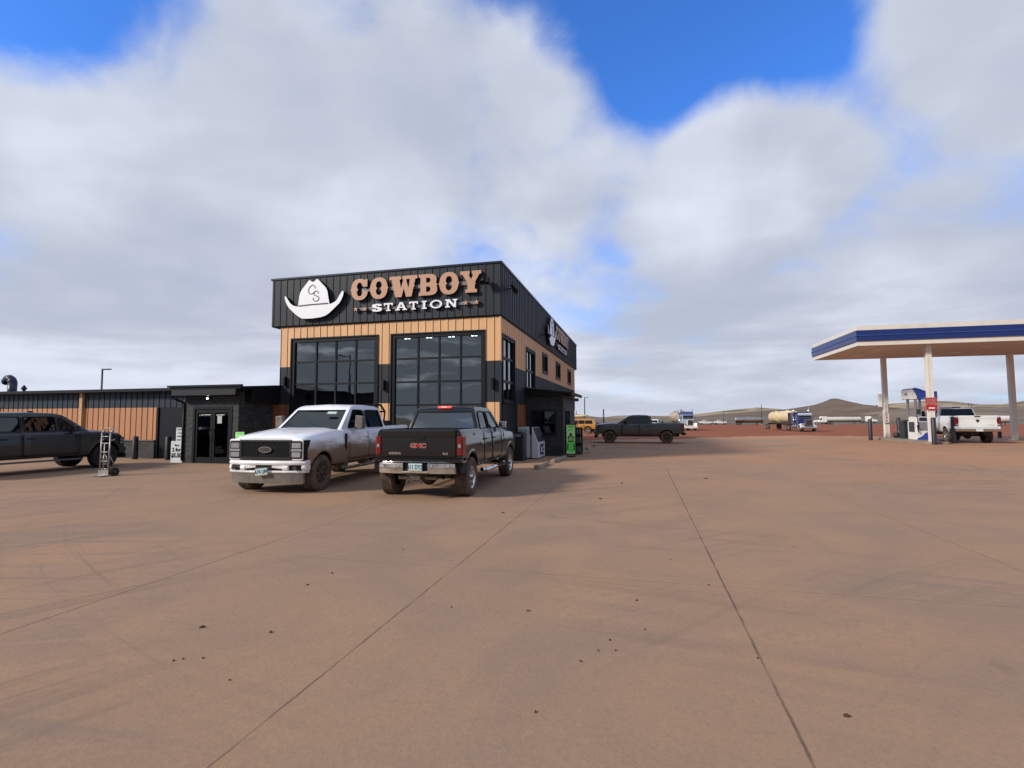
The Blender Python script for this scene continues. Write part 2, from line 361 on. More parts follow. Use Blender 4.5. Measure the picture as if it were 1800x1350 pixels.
    joint(Y, 5.6, .008, -6, 4.2, .5); joint(Y, 14.9, .016, -6, 6, .4); joint(Y, 24.5, .03, -2, 12, .25); joint(Y, -1, .01, -9, 9, .5)
    L.new(c, b.inputs['Base Color'])
    b.inputs['Roughness'].default_value = .9; b.inputs['Specular IOR Level'].default_value = .25
    bp = N.new('ShaderNodeBump'); bp.inputs['Strength'].default_value = .35; bp.inputs['Distance'].default_value = .012
    L.new(ma('ADD', g, ma('MULTIPLY', g2, .8)), bp.inputs['Height']); L.new(bp.outputs[0], b.inputs['Normal'])
    return m
def sheet(name, xs, ys, dz, m, jit=0.):
    mb = MB(); nx = len(xs); vs = []
    for j, y in enumerate(ys):
        for i, x in enumerate(xs):
            e = (j == len(ys)-1)*jit
            yy = y+random.uniform(-e, e); vs.append((x, yy, zg(x, yy)+dz))
    mb.add(vs, [(j*nx+i, j*nx+i+1, (j+1)*nx+i+1, (j+1)*nx+i) for j in range(len(ys)-1) for i in range(nx-1)], 0, True)
    return mb.build(name, m)
def fr(a, b, st): n = max(1, round((b-a)/st)); return [a+(b-a)*i/n for i in range(n+1)]
conc = ground_material()
def interp0(tab, x):
    for (a, p), (b, q) in zip(tab, tab[1:]):
        if x <= b: return p+(q-p)*(x-a)/(b-a)
    return tab[-1][1]
def concrete():
    # pad edge wanders: dirt has been dragged over it
    xs = fr(-70, -10, 5)+fr(-9, 60, .5); mb = MB()
    k = [(-70, 60), (-9, 36), (-4, 38), (-1, 40.8), (3, 42), (6, 46.5), (9, 48.5), (12, 45), (17, 43.4), (22, 43.8), (30, 45), (60, 50)]
    nx = len(xs); rows = fr(-60, 12, 8)+[12+(i+1)/26 for i in range(26)]; vs = []
    es = [interp0(k, x)+(.6*math.sin(x*1.7)+.45*math.sin(x*4.1+1)+random.uniform(-.35, .35) if x > -9 else 0) for x in xs]
    for j, y in enumerate(rows):
        for x, e in zip(xs, es):
            yy = y if y <= 12 else 12+(e-12)*(y-12)
            vs.append((x, yy, zg(x, yy)+.012))
    mb.add(vs, [(j*nx+i, j*nx+i+1, (j+1)*nx+i+1, (j+1)*nx+i) for j in range(len(rows)-1) for i in range(nx-1)], 0, True)
    struct(mb.build('concrete_pavement', conc))
concrete()
red = mat('red_dirt', (.235, .074, .036), .95, col2=(.31, .112, .056), scale=.35, bump=.6, bscale=3., spec=.1)
def dirt_far():
    xs = fr(-400, -40, 60)+fr(-30, -10, 4)+fr(-8, 60, 1)+fr(63, 130, 4)+fr(150, 500, 50); ys = fr(-70, 20, 15)+fr(22, 60, 1)+fr(62, 120, 2.5)+fr(128, 250, 8)
    mb = MB(); nx = len(xs)
    vs = [(x, y, zg(x, y)-.005-.06*(1-sstep(30, 36, y))+(.035*math.sin(x*.9+y*.35)+.03*math.sin(x*.37-y*.8)+random.uniform(-.03, .03))*sstep(50, 58, y)) for y in ys for x in xs]
    mb.add(vs, [(j*nx+i, j*nx+i+1, (j+1)*nx+i+1, (j+1)*nx+i) for j in range(len(ys)-1) for i in range(nx-1)], 0, True)
    struct(mb.build('dirt_lot', red))
dirt_far()
field = mat('dry_grass_field', (.20, .165, .115), .95, col2=(.115, .098, .075), scale=.02, bump=.3, bscale=.5, spec=.1, lo=.42, hi=.6)
mb = MB(); mb.add([(-3500, 249, -1.84), (3500, 249, -1.84), (4500, 4500, -1.84), (-4500, 4500, -1.84), (-3500, -3000, -1.84), (3500, -3000, -1.84)], [(0, 1, 2, 3), (4, 5, 1, 0)]); struct(mb.build('prairie_ground', field))
def at(u, Y, v=735., z=None):
    """direction of a photo column on the far plain -> x at distance Y"""
    d = fw+rt*((u-900)/905)-up*((v-675)/905); t = Y/d.y; return d.x*t, 1.7+d.z*t
def hill(name, Y, prof, thick, m, base=-1.86, rough_=1.):
    """a ridge: crest heights along x at distance Y, falling to the plain before and behind it"""
    pr = [at(u, Y, v) for u, v in prof]
    xs = fr(pr[0][0], pr[-1][0], (pr[-1][0]-pr[0][0])/150); rows = 13; vs = []
    def h(x):
        for (a, p), (b_, q) in zip(pr, pr[1:]):
            if a <= x <= b_+1e-6: t = (x-a)/(b_-a); return p+(q-p)*t
        return base
    from mathutils import noise as nz
    for j in range(rows):
        t = j/(rows-1)*2-1
        for x in xs:
            y = Y+t*thick; k = max(0, 1-abs(t))**1.15
            hh = max(h(x)-base, 0)
            w = nz.noise((x*.012*rough_, y*.012*rough_, 3.1))*.16*hh*(1-k)*2+nz.noise((x*.05, y*.05, 8))*.03*hh
            vs.append((x, y, base-.3*(k <= 0)+hh*k+w*(k > 0)*(k < 1)))
    mb = MB(); n = len(xs); mb.add(vs, [(j*n+i, j*n+i+1, (j+1)*n+i+1, (j+1)*n+i) for j in range(rows-1) for i in range(n-1)], 0, True)
    return struct(mb.build(name, m))
straw = mat('straw_hillside', (.40, .32, .20), .95, col2=(.17, .135, .09), scale=.012, bump=.3, bscale=.2, spec=.1, aniso=(1, 1, 3), lo=.40, hi=.60)
brownh = mat('brown_hillside', (.125, .092, .066), .95, col2=(.19, .145, .10), scale=.02, bump=.4, bscale=.2, spec=.1, aniso=(.6, .6, 3))
midh = mat('grey_hillside', (.155, .118, .088), .95, col2=(.24, .19, .13), scale=.015, bump=.3, bscale=.2, spec=.1, aniso=(.5, .5, 3), lo=.4, hi=.62)
hill('hill', 1900, [(900, 737), (985, 733), (1010, 731), (1035, 731), (1060, 734), (1080, 731), (1110, 730), (1160, 731), (1200, 731), (1230, 727), (1290, 720), (1330, 716), (1370, 719), (1420, 725), (1500, 730)], 500, straw)
hill('hill', 1300, [(1200, 737), (1240, 731), (1290, 726), (1345, 722), (1385, 719), (1430, 712), (1448, 706.5), (1461, 700.5), (1471, 700.5), (1484, 706), (1520, 714), (1560, 719), (1600, 722), (1680, 727), (1760, 732)], 420, brownh)
hill('hill', 1600, [(1420, 735), (1500, 718), (1530, 714), (1556, 710), (1590, 708), (1630, 704), (1680, 706), (1720, 711), (1760, 711), (1800, 705), (1850, 700), (1950, 706), (2100, 720)], 450, straw)
hill('hill', 1000, [(1480, 736), (1540, 724), (1600, 717), (1650, 713), (1700, 716), (1760, 716), (1810, 712), (1880, 716), (2050, 734)], 300, midh)
hill('hill', 700, [(940, 735), (1000, 735), (1050, 733), (1090, 735), (1130, 733), (1200, 734), (1250, 733), (1350, 731), (1450, 733), (1550, 732), (1700, 732), (1900, 733)], 220, midh)
hill('hill', 1500, [(-700, 745), (-300, 741), (0, 738), (200, 739), (400, 739), (700, 739), (950, 737)], 400, midh)
# ------------------------------------------------------------------ cladding helpers (vertical boards with gaps)
PITCH = .305
def boards(mb, axis, a, b, z0, z1, face, out, holes=(), m=0, mg=1, th=.03):
    """boards along axis ('x' or 'y') from a to b, standing on plane `face`, facing direction `out` (+1/-1)"""
    lo, hi = sorted((face, face+out*th)); glo, ghi = sorted((face, face+out*.006))
    def bx(p, q, u, v, l, h, mm):
        if q-p < .003 or v-u < .003: return
        if axis == 'x': mb.box(p, q, l, h, u, v, mm)
        else: mb.box(l, h, p, q, u, v, mm)
    def cut(p, q):
        segs = [(z0, z1)]
        for (h0, h1, u, v) in holes:
            if h1 > p+1e-4 and h0 < q-1e-4:
                ns = []
                for s0, s1 in segs:
                    if v <= s0 or u >= s1: ns.append((s0, s1)); continue
                    if u > s0: ns.append((s0, u))
                    if v < s1: ns.append((v, s1))
                segs = ns
        return segs
    k0 = math.floor(a/PITCH)
    edges = sorted({a, b}|{k*PITCH for k in range(k0+1, math.ceil(b/PITCH)) if a < k*PITCH < b}|{h for ho in holes for h in ho[:2] if a < h < b})
    for p, q in zip(edges, edges[1:]):
        isk = lambda e: abs(e/PITCH-round(e/PITCH)) < 1e-4
        pp = p+(.011 if isk(p) else 0); qq = q-(.011 if isk(q) else 0)
        for s0, s1 in cut(p, q):
            bx(pp, qq, s0, s1, lo, hi, m)
            # raised batten on each joint
            if isk(p): 
                l2, h2 = sorted((face+out*(th+.001), face+out*(th+.020))); bx(p-.030, p-.008, s0+.002, s1-.002, l2, h2, m)
        for s0, s1 in cut(p, q): bx(p, q, s0+.002, s1-.002, glo, ghi, mg)
def wall_cells(mb, axis, a, b, z0, z1, face, inn, holes, m=0):
    """solid wall with rectangular openings"""
    xs = sorted({a, b}|{h for ho in holes for h in ho[:2]}); zs = sorted({z0, z1}|{h for ho in holes for h in ho[2:]})
    lo, hi = sorted((face, face+inn))
    for p, q in zip(xs, xs[1:]):
        run = None
        for u, v in zip(zs, zs[1:]):
            cx, cz = (p+q)/2, (u+v)/2
            if any(h0 < cx < h1 and k0 < cz < k1 for h0, h1, k0, k1 in holes): continue
            if axis == 'x': mb.box(p, q, lo, hi, u, v, m)
            else: mb.box(lo, hi, p, q, u, v, m)
def window(parent, axis, a, b, z0, z1, face, inn, cols, rows, fr_=.06, bar=.05, gl=None, label=None, depth=.10, proud=.035):
    """frame and glazing bars as one mesh, the glass as its sub-part; rows / cols are lists of bar positions"""
    mb = MB(); s = 1 if inn > 0 else -1
    l, h = sorted((face-s*proud, face+s*depth)); gl_l, gl_h = sorted((face+s*.045, face+s*.055)); bl, bh = sorted((face-s*.0, face+s*.07))
    def bx(p, q, u, v, lo, hi, m=0):
        if axis == 'x': mb.box(p, q, lo, hi, u, v, m)
        else: mb.box(lo, hi, p, q, u, v, m)
    bx(a, a+fr_, z0, z1, l, h); bx(b-fr_, b, z0, z1, l, h); bx(a+fr_, b-fr_, z0, z0+fr_, l, h); bx(a+fr_, b-fr_, z1-fr_, z1, l, h)
    for c in cols: bx(c-bar/2, c+bar/2, z0+fr_, z1-fr_, bl, bh)
    ce = [a+fr_]+[x for c in cols for x in (c-bar/2, c+bar/2)]+[b-fr_]
    for r_ in rows:
        for i in range(0, len(ce), 2): bx(ce[i], ce[i+1], r_-bar/2, r_+bar/2, bl+.003, bh-.003)
    o = mb.build('window', dark_trim, parent)
    if label: o['label'] = label
    g = MB()
    if axis == 'x': g.box(a+fr_*.5, b-fr_*.5, gl_l, gl_h, z0+fr_*.5, z1-fr_*.5)
    else: g.box(gl_l, gl_h, a+fr_*.5, b-fr_*.5, z0+fr_*.5, z1-fr_*.5)
    # single skin of glass
    g.f = [g.f[2]] if axis == 'x' and s > 0 else [g.f[5]]; g.m = [0]; g.sm = [False]
    g.build('pane', gl or glassb, o)
    return o
stone_m = None
def stone_mat():
    m = bpy.data.materials.new('stacked_stone'); m.use_nodes = True; nt = m.node_tree; N = nt.nodes; L = nt.links; b = N['Principled BSDF']
    tc = N.new('ShaderNodeTexCoord'); sp = N.new('ShaderNodeSeparateXYZ'); L.new(tc.outputs['Object'], sp.inputs[0])
    ad = N.new('ShaderNodeMath'); ad.operation = 'ADD'; L.new(sp.outputs[0], ad.inputs[0]); L.new(sp.outputs[1], ad.inputs[1])
    cb = N.new('ShaderNodeCombineXYZ'); L.new(ad.outputs[0], cb.inputs[0]); L.new(sp.outputs[2], cb.inputs[1])
    br = N.new('ShaderNodeTexBrick'); L.new(cb.outputs[0], br.inputs[0]); br.inputs['Scale'].default_value = 1; br.inputs['Brick Width'].default_value = .34; br.inputs['Row Height'].default_value = .085
    br.inputs['Mortar Size'].default_value = .006; br.inputs['Color1'].default_value = (.035, .038, .040, 1); br.inputs['Color2'].default_value = (.085, .085, .08, 1); br.inputs['Mortar'].default_value = (.012, .012, .012, 1); br.offset = .37
    nz = N.new('ShaderNodeTexNoise'); nz.inputs['Scale'].default_value = 9; nz.inputs['Detail'].default_value = 6; L.new(tc.outputs['Object'], nz.inputs[0])
    mx = N.new('ShaderNodeMix'); mx.data_type = 'RGBA'; mx.blend_type = 'MULTIPLY'; mx.inputs[0].default_value = .8; L.new(br.outputs[0], mx.inputs[6]); L.new(nz.outputs[0], mx.inputs[7])
    L.new(mx.outputs[2], b.inputs['Base Color']); b.inputs['Roughness'].default_value = .75
    h = N.new('ShaderNodeMath'); h.operation = 'MULTIPLY_ADD'; L.new(nz.outputs[0], h.inputs[0]); h.inputs[1].default_value = .6; L.new(br.outputs[0], h.inputs[2])
    bp = N.new('ShaderNodeBump'); bp.inputs['Strength'].default_value = .8; bp.inputs['Distance'].default_value = .04; L.new(h.outputs[0], bp.inputs['Height']); L.new(bp.outputs[0], b.inputs['Normal'])
    return m
stone = stone_mat()
# ------------------------------------------------------------------ the two-storey shop
YF, XL, XR, YB = 18.2, -14.35, -5.0, 40.2
shop = thing('shop_building', 'tall two storey building with charcoal and timber toned boards and big gridded windows', 'building', (0, 0, 0))
fh = [(-13.82, -9.96, .35, 4.92), (-9.34, -5.58, .35, 4.92)]
sh_ = [(18.50, 20.35, 2.30, 4.80), (22.56, 24.50, 3.02, 4.84), (26.55, 27.95, 4.10, 5.08), (31.0, 32.6, 4.10, 5.08), (36.2, 37.8, 4.10, 5.08)]
mb = MB()
wall_cells(mb, 'x', XL, XR, -.1, 5.44, YF, .2, fh)
wall_cells(mb, 'y', YF+.2, YB, -.1, 5.44, XR, -.2, sh_)
mb.box(XL, XL+.2, YF+.2, YB, -.1, 5.44); mb.box(XL+.2, XR-.2, YB-.2, YB, -.1, 5.44)
mb.build('wall', seam_dark, shop)
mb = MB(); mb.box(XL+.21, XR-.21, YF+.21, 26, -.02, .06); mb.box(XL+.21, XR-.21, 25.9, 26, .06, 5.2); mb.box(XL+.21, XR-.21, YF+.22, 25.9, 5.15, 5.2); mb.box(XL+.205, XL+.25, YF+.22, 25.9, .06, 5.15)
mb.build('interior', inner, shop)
# boards: timber above 3.8, charcoal 2.27-3.8, timber below
mb = MB()
boards(mb, 'x', XL, XR, 3.80, 5.44, YF, -1, fh)
mb.build('timber_boards', [wood_clad, seam_dark], shop)
mb = MB(); boards(mb, 'y', YF, YB, 3.76, 5.44, XR, 1, sh_); mb.build('timber_boards', [wood_clad, seam_dark], shop)
for a, b in ((-9.96, -9.34), (-5.58, XR)): mb = MB(); boards(mb, 'x', a, b, .05, 2.27, YF, -1); mb.build('timber_boards', [wood_clad, seam_dark], shop)
shaded_wood = mat('shaded_timber_cladding', (.26, .095, .035), .6, col2=(.18, .065, .028), scale=2, aniso=(1, 1, .1))  # shade beside the porches painted in: timber boards in a darker red-brown
mb = MB(); mb.box(XL-.42, XL, YF, YF+.15, 0, 3.05); mb.build('dark_panel', dark_trim, shop)
mb = MB(); boards(mb, 'x', XL-.42, -13.87, .05, 2.27, YF, -1); mb.build('shaded_boards', [shaded_wood, seam_dark], shop)
mb = MB(); boards(mb, 'y', 20.86, 22.45, .05, 2.25, XR, 1); mb.build('shaded_boards', [shaded_wood, seam_dark], shop)
mb = MB(); mb.box(XR, XR+.03, YF+.28, 20.85, .05, 2.25); mb.build('dark_panel', dark_trim, shop)
mb = MB()
for a, b in ((XL, -13.82), (-9.96, -9.34), (-5.58, XR)): mb = MB(); boards(mb, 'x', a, b, 2.27, 3.80, YF, -1); mb.build('charcoal_boards', [dark_clad, dark_trim], shop)
mb = MB(); boards(mb, 'y', YF, YB, 0, 5.44, XL, -1, ()); mb.build('charcoal_boards', [dark_clad, dark_trim], shop)
for a, b in ((YF, 18.5), (20.35, 22.56), (24.5, YB)): mb = MB(); boards(mb, 'y', a, b, 2.25, 3.76, XR, 1); mb.build('charcoal_boards', [dark_clad, dark_trim], shop)
# corner trims
mb = MB(); mb.box(XR+.002, XR+.06, YF-.06, YF-.002, 3.8, 5.44); mb.build('corner_trim', wood_clad, shop)
mb = MB(); mb.box(XR+.002, XR+.06, YF-.06, YF-.002, .05, 3.798); mb.build('corner_trim', dark_clad, shop)
# trims round the big windows
for a, b, u, v in fh: mb = MB(); mb.box(a-.05, a, YF-.07, YF, u, v+.05); mb.box(b, b+.05, YF-.07, YF, u, v+.05); mb.box(a, b, YF-.07, YF, v, v+.05); mb.build('window_trim', dark_trim, shop)
for a, b, u, v in sh_: mb = MB(); mb.box(XR, XR+.07, a-.06, a, u-.06, v+.06); mb.box(XR, XR+.07, b, b+.06, u-.06, v+.06); mb.box(XR, XR+.07, a, b, v, v+.06); mb.box(XR, XR+.10, a, b, u-.06, u); mb.build('window_trim', dark_trim, shop)
for a, b, u, v in fh:
    w = b-a-.3; cols = [a+.22+w/4*i for i in (1, 2, 3)]
    window(shop, 'x', a, b, u, v, YF, 1, cols, [3.98, 3.08, 2.19, 1.29], fr_=.13, bar=.07)
for i, (a, b, u, v) in enumerate(sh_):
    rows = [3.98, 3.08] if i == 0 else ([3.86] if i == 1 else [])
    window(shop, 'y', a, b, u, v, XR, -1, [(a+b)/2], rows, fr_=.09, bar=.10 if i < 2 else .08)
# parapet band, standing a little proud
PX0, PX1, PY0, PY1, PZ0, PZ1 = -14.74, -4.93, 18.10, 41.05, 5.46, 7.42
mb = MB(); mb.box(PX0, PX1, PY0, PY1, PZ0, PZ1); mb.build('parapet', dark_trim, shop)
mb = MB(); boards(mb, 'x', PX0, PX1, PZ0+.03, PZ1, PY0, -1); boards(mb, 'y', PY0, PY1, PZ0+.03, PZ1, PX1, 1); boards(mb, 'y', PY0, PY1, PZ0+.03, PZ1, PX0, -1)
mb.build('parapet_boards', [dark_clad, dark_trim], shop)
mb = MB(); mb.box(PX0-.07, PX1+.07, PY0-.07, PY0+.16, PZ1, PZ1+.07); mb.box(PX1-.16, PX1+.07, PY0+.16, PY1+.05, PZ1, PZ1+.07); mb.box(PX0-.07, PX0+.16, PY0+.16, PY1+.05, PZ1, PZ1+.07)
mb.build('coping', mat('coping_metal', (.022, .028, .045), .3, .3), shop)
# ceiling lights seen through the right-hand window
lampm = mat('lamp_glow', (1, .95, .85), .5, emit=((1, .95, .85), 9))
for k in range(4):
    mb = MB(); x = -8.86+k*.92
    mb.box(x-.16, x+.18, YF+.30, YF+.52, 4.84, 4.90, 1); mb.box(x-.10, x-.02, YF+.28, YF+.34, 4.80, 4.838, 0); mb.box(x+.04, x+.12, YF+.28, YF+.34, 4.80, 4.838, 0)
    mb.build('ceiling_light', [lampm, black], shop)
# ------------------------------------------------------------------ vestibules
vst = thing('entrance_porch', 'dark stone clad entrance porch with double glass doors left of the tall windows', 'porch', (-15.9, 17, 0)); V0 = Vector(vst.location)
def vb(mb, name, m, bevel=0., par=None):
    for i, v in enumerate(mb.v): mb.v[i] = (v[0]-V0.x, v[1]-V0.y, v[2])
    return mb.build(name, m, par or vst, bevel)
mb = MB(); wall_cells(mb, 'x', -17.12, -14.65, 0, 2.72, 16.3, .2, [(-16.72, -14.92, 0, 2.16)]); mb.box(-17.12, -16.92, 16.5, 17.86, 0, 2.72); mb.box(-14.85, -14.65, 16.5, 18.16, 0, 2.72)
vb(mb, 'wall', stone)
mb = MB(); mb.box(-17.55, -14.30, 15.98, 18.16, 2.82, 2.90); mb.box(-17.62, -14.26, 15.93, 16.05, 2.90, 2.97); mb.prism([(16.05, 2.90), (18.16, 2.90), (18.16, 3.06)], -17.6, -14.27, 'x'); vb(mb, 'roof', dark_trim)
mb = MB(); mb.box(-14.64, -14.33, 16.6, 18.16, 2.32, 2.82); mb.box(-17.5, -14.33, 16.15, 16.29, 2.72, 2.82); vb(mb, 'soffit', black)
mb = MB(); mb.prism([(15.90, 2.80), (15.88, 2.58), (16.06, 2.55), (16.13, 2.70), (16.13, 2.80)], -17.35, -14.45, 'x'); mb.tube([(-17.4, 16.0, 2.72), (-17.45, 16.05, 2.5), (-17.3, 16.25, 2.38), (-17.14, 16.28, 2.3), (-17.14, 16.26, .1)], .045)
vb(mb, 'gutter', dark_trim)
mb = MB(); mb.ball((-16.02, 16.23, 2.47), .032, .032, .032); mb.box(-16.1, -15.94, 16.24, 16.30, 2.42, 2.56, 1); vb(mb, 'entrance_lamp', [lampm, black])
mb = MB()
for x0, x1 in ((-16.72, -16.62), (-15.02, -14.92)): mb.box(x0, x1, 16.28, 16.42, 0, 2.16)
mb.box(-16.62, -15.02, 16.28, 16.42, 2.06, 2.16); vb(mb, 'door_frame', dark_trim)
for k, (x0, x1) in enumerate(((-16.61, -15.83), (-15.81, -15.03))):
    mb = MB(); mb.box(x0, x0+.09, 16.31, 16.37, .01, 2.05); mb.box(x1-.09, x1, 16.31, 16.37, .01, 2.05); mb.box(x0+.09, x1-.09, 16.31, 16.37, .01, .24); mb.box(x0+.09, x1-.09, 16.31, 16.37, 1.93, 2.05)
    d = vb(mb, 'door', dark_trim)
    g = MB(); g.add([(x0+.08, 16.34, .2), (x1-.08, 16.34, .2), (x1-.08, 16.34, 1.96), (x0+.08, 16.34, 1.96)], [(0, 1, 2, 3)]); vb(g, 'pane', doorglass, par=d)
    hx = x1-.05 if k == 0 else x0+.05; g = MB(); g.tube([(hx, 16.30, .85), (hx, 16.25, .88), (hx, 16.25, 1.25), (hx, 16.30, 1.28)], .012); vb(g, 'handle', black, par=d)
mb = MB(); mb.box(-15.62, -15.42, 16.325, 16.333, 1.52, 1.80); o = vb(mb, 'notice', mat('paper', (.5, .55, .5), .8))
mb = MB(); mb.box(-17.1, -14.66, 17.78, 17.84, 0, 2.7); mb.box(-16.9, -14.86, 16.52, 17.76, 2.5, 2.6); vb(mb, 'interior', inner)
v2 = thing('side_porch', 'dark stone clad porch with shed roof on the shaded side of the tall building', 'porch', (-4.1, 24.4, 0)); V0 = Vector(v2.location); vst = v2
mb = MB(); wall_cells(mb, 'x', -4.96, -3.3, 0, 2.66, 22.5, .2, [(-4.72, -3.62, .98, 2.02)]); wall_cells(mb, 'y', 22.7, 26.3, 0, 2.66, -3.3, -.2, [(23.0, 24.55, .1, 2.1)]); mb.box(-4.96, -3.5, 26.1, 26.3, 0, 2.66)
vb(mb, 'wall', stone)
mb = MB(); mb.prism([(-4.96, 3.02), (-4.96, 2.94), (-3.0, 2.72), (-3.0, 2.80)], 22.15, 26.2, 'y'); vb(mb, 'roof', dark_trim)
mb = MB(); mb.prism([(-4.96, 2.93), (-4.96, 2.665), (-3.25, 2.665), (-3.25, 2.742)], 22.22, 22.30, 'y'); mb.box(-4.96, -3.3, 22.3, 26.15, 2.665, 2.70); vb(mb, 'soffit', black)
mb = MB(); mb.prism([(-3.0, 2.70), (-3.0, 2.80), (-2.86, 2.80), (-2.90, 2.66)], 22.2, 26.25, 'y'); vb(mb, 'gutter', black)
mb = MB(); mb.box(-3.25, -3.03, 26.02, 26.08, 2.50, 2.66); vb(mb, 'rake_board', mat('grey_metal', (.22, .24, .27), .5))
mb = MB()
for x0, x1, z0, z1 in ((-4.72, -4.66, .98, 2.02), (-3.68, -3.62, .98, 2.02), (-4.66, -3.68, .98, 1.04), (-4.66, -3.68, 1.96, 2.02), (-4.76, -3.58, .93, .98)): mb.box(x0, x1, 22.44, 22.58, z0, z1)
w = vb(mb, 'window', dark_trim); g = MB(); g.add([(-4.66, 22.52, 1.04), (-3.68, 22.52, 1.04), (-3.68, 22.52, 1.96), (-4.66, 22.52, 1.96)], [(0, 1, 2, 3)]); vb(g, 'pane', glassp, par=w)
mb = MB()
for y0, y1, z0, z1 in ((23.0, 23.09, .1, 2.1), (24.46, 24.55, .1, 2.1), (23.72, 23.84, .1, 2.1), (23.09, 23.72, 2.0, 2.1), (23.84, 24.46, 2.0, 2.1), (23.09, 23.72, .1, .3), (23.84, 24.46, .1, .3)): mb.box(-3.36, -3.27, y0, y1, z0, z1)
w = vb(mb, 'door', dark_trim); g = MB(); g.add([(-3.32, 23.09, .3), (-3.32, 24.46, .3), (-3.32, 24.46, 2.0), (-3.32, 23.09, 2.0)], [(0, 1, 2, 3)]); vb(g, 'pane', glassp, par=w)
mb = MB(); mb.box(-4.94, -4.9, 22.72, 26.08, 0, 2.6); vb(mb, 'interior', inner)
# ------------------------------------------------------------------ long low building on the left
low = thing('low_building', 'long low building with charcoal boards over orange boards and a stone base', 'building', (0, 0, 0))
YA = 17.9
orange = mat('weathered_orange_boards', (.50, .235, .105), .55, col2=(.42, .19, .085), scale=2.0, bump=.12, bscale=14, aniso=(1, 1, .08))
slate = mat('slate_blue_boards', (.024, .037, .052), .5, col2=(.034, .045, .057), scale=1.3, spec=.25, bump=.12, bscale=9, aniso=(1, 1, .15))
mb = MB(); mb.box(-60, -17.13, YA, YA+.2, -.1, 2.9); mb.box(-17.13, -14.76, YA, YA+.2, -.1, 2.9); mb.box(-60, -59.8, YA+.2, 34, -.1, 2.9); mb.build('wall', seam_dark, low)
mb = MB(); boards(mb, 'x', -60, -20.25, .80, 2.19, YA, -1); mb.build('orange_boards', [orange, seam_dark], low)
mb = MB(); boards(mb, 'x', -60, -17.14, 2.19, 2.92, YA, -1); mb.build('charcoal_boards', [slate, dark_trim], low)
mb = MB(); mb.box(-60, -20.25, YA-.10, YA, -.05, .76); mb.build('stone_base', stone, low)
mb = MB(); mb.box(-60, -20.25, YA-.14, YA, .76, .80); mb.build('stone_cap', mat('stone_cap', (.16, .13, .11), .8), low)
mb = MB(); mb.box(-20.24, -20.14, YA-.06, YA, 0, 2.19); mb.box(-19.2, -18.9, YA-.03, YA, 0, 2.19); mb.box(-20.14, -19.2, YA-.01, YA, 0, 2.19); mb.build('dark_recess', dark_trim, low)
mb = MB(); mb.prism([(YA-.30, 2.90), (YA-.30, 2.99), (26, 3.12), (34, 2.99), (34, 2.90)], -60.3, -14.76, 'x'); mb.build('roof', dark_trim, low)
mb = MB(); mb.prism([(YA-.44, 3.0), (YA-.42, 2.88), (YA-.30, 2.86), (YA-.30, 3.0)], -60.3, -17.66, 'x'); mb.build('gutter', dark_clad, low)
mb = MB(); mb.box(-24.48, -24.32, YA-.15, YA-.03, .05, 2.86); mb.build('downspout', mat('tan_downspout', (.56, .34, .17), .5), low)
mb = MB(); mb.box(-30.2, -29.8, YA-.09, YA-.03, 2.2, 2.5); mb.box(-30.25, -29.75, YA-.28, YA-.09, 2.2, 2.42); mb.build('flood_lamp', black, low)
tag(low, low['label'], 'building')
duct_m = mat('blue_black_duct', (.012, .016, .05), .4)
def lowroof(x): return 3.2
mb = MB(); mb.tube([(0, 0, -.1), (0, 0, .95), (-.09, 0, 1.12), (-.27, 0, 1.22), (-.45, 0, 1.20), (-.58, 0, 1.05), (-.60, 0, .98)], .24, n=14)
x, z = at(21.5, 24, 685); t = thing('exhaust_duct', 'dark gooseneck exhaust duct standing on the low roof', 'duct', (x, 24, 3.08)); mb.build('pipe', duct_m, t)
x, z = at(42, 24, 685); t = thing('roof_vent', 'short capped flue pipe to the right of the gooseneck duct', 'vent', (x, 24, 3.08)); MB().cyl((0, 0, -.1), (0, 0, .62), .09).build('pipe', duct_m, t); MB().cyl((0, 0, .50), (0, 0, .62), .15).cyl((0, 0, .62), (0, 0, .78), .13, .03).build('cap', duct_m, t)
x, z = at(56, 24, 685); t = thing('roof_vent', 'tiny stub pipe on the low roof, rightmost of the roof pipes', 'vent', (x, 24, 3.08)); MB().cyl((0, 0, -.1), (0, 0, .26), .06).build('pipe', duct_m, t); MB().cyl((0, 0, .22), (0, 0, .28), .08).build('cap', duct_m, t)
# ------------------------------------------------------------------ signs
copper = mat('copper_letter', (.50, .285, .18), .5, col2=(.475, .265, .165), scale=3)
wsign = mat('white_sign_face', (.84, .86, .90), .4, col2=(.82, .84, .88))
sside = mat('black_sign_return', (.008, .008, .010), .4)
rail_m = mat('grey_raceway', (.17, .17, .18), .5, .2)
def arc(cx, cy, rx, ry, a0, a1, n, p=2.):
    out = []
    for i in range(n+1):
        t = R(a0+(a1-a0)*i/n); c, s = math.cos(t), math.sin(t)
        out.append((cx+rx*math.copysign(abs(c)**(2/p), c), cy+ry*math.copysign(abs(s)**(2/p), s)))
    return out
def gO(w):
    o = arc(w/2, .5, w/2, .52, 5, 175, 18, 2.3)+[(-.04, .5)]+arc(w/2, .5, w/2, .52, 185, 355, 18, 2.3)+[(w+.04, .5)]
    i = arc(w/2, .5, w*.175, .33, 12, 168, 12, 2.6)+[(w*.40, .5)]+arc(w/2, .5, w*.175, .33, 192, 348, 12, 2.6)+[(w*.60, .5)]
    return [o, i[::-1]]
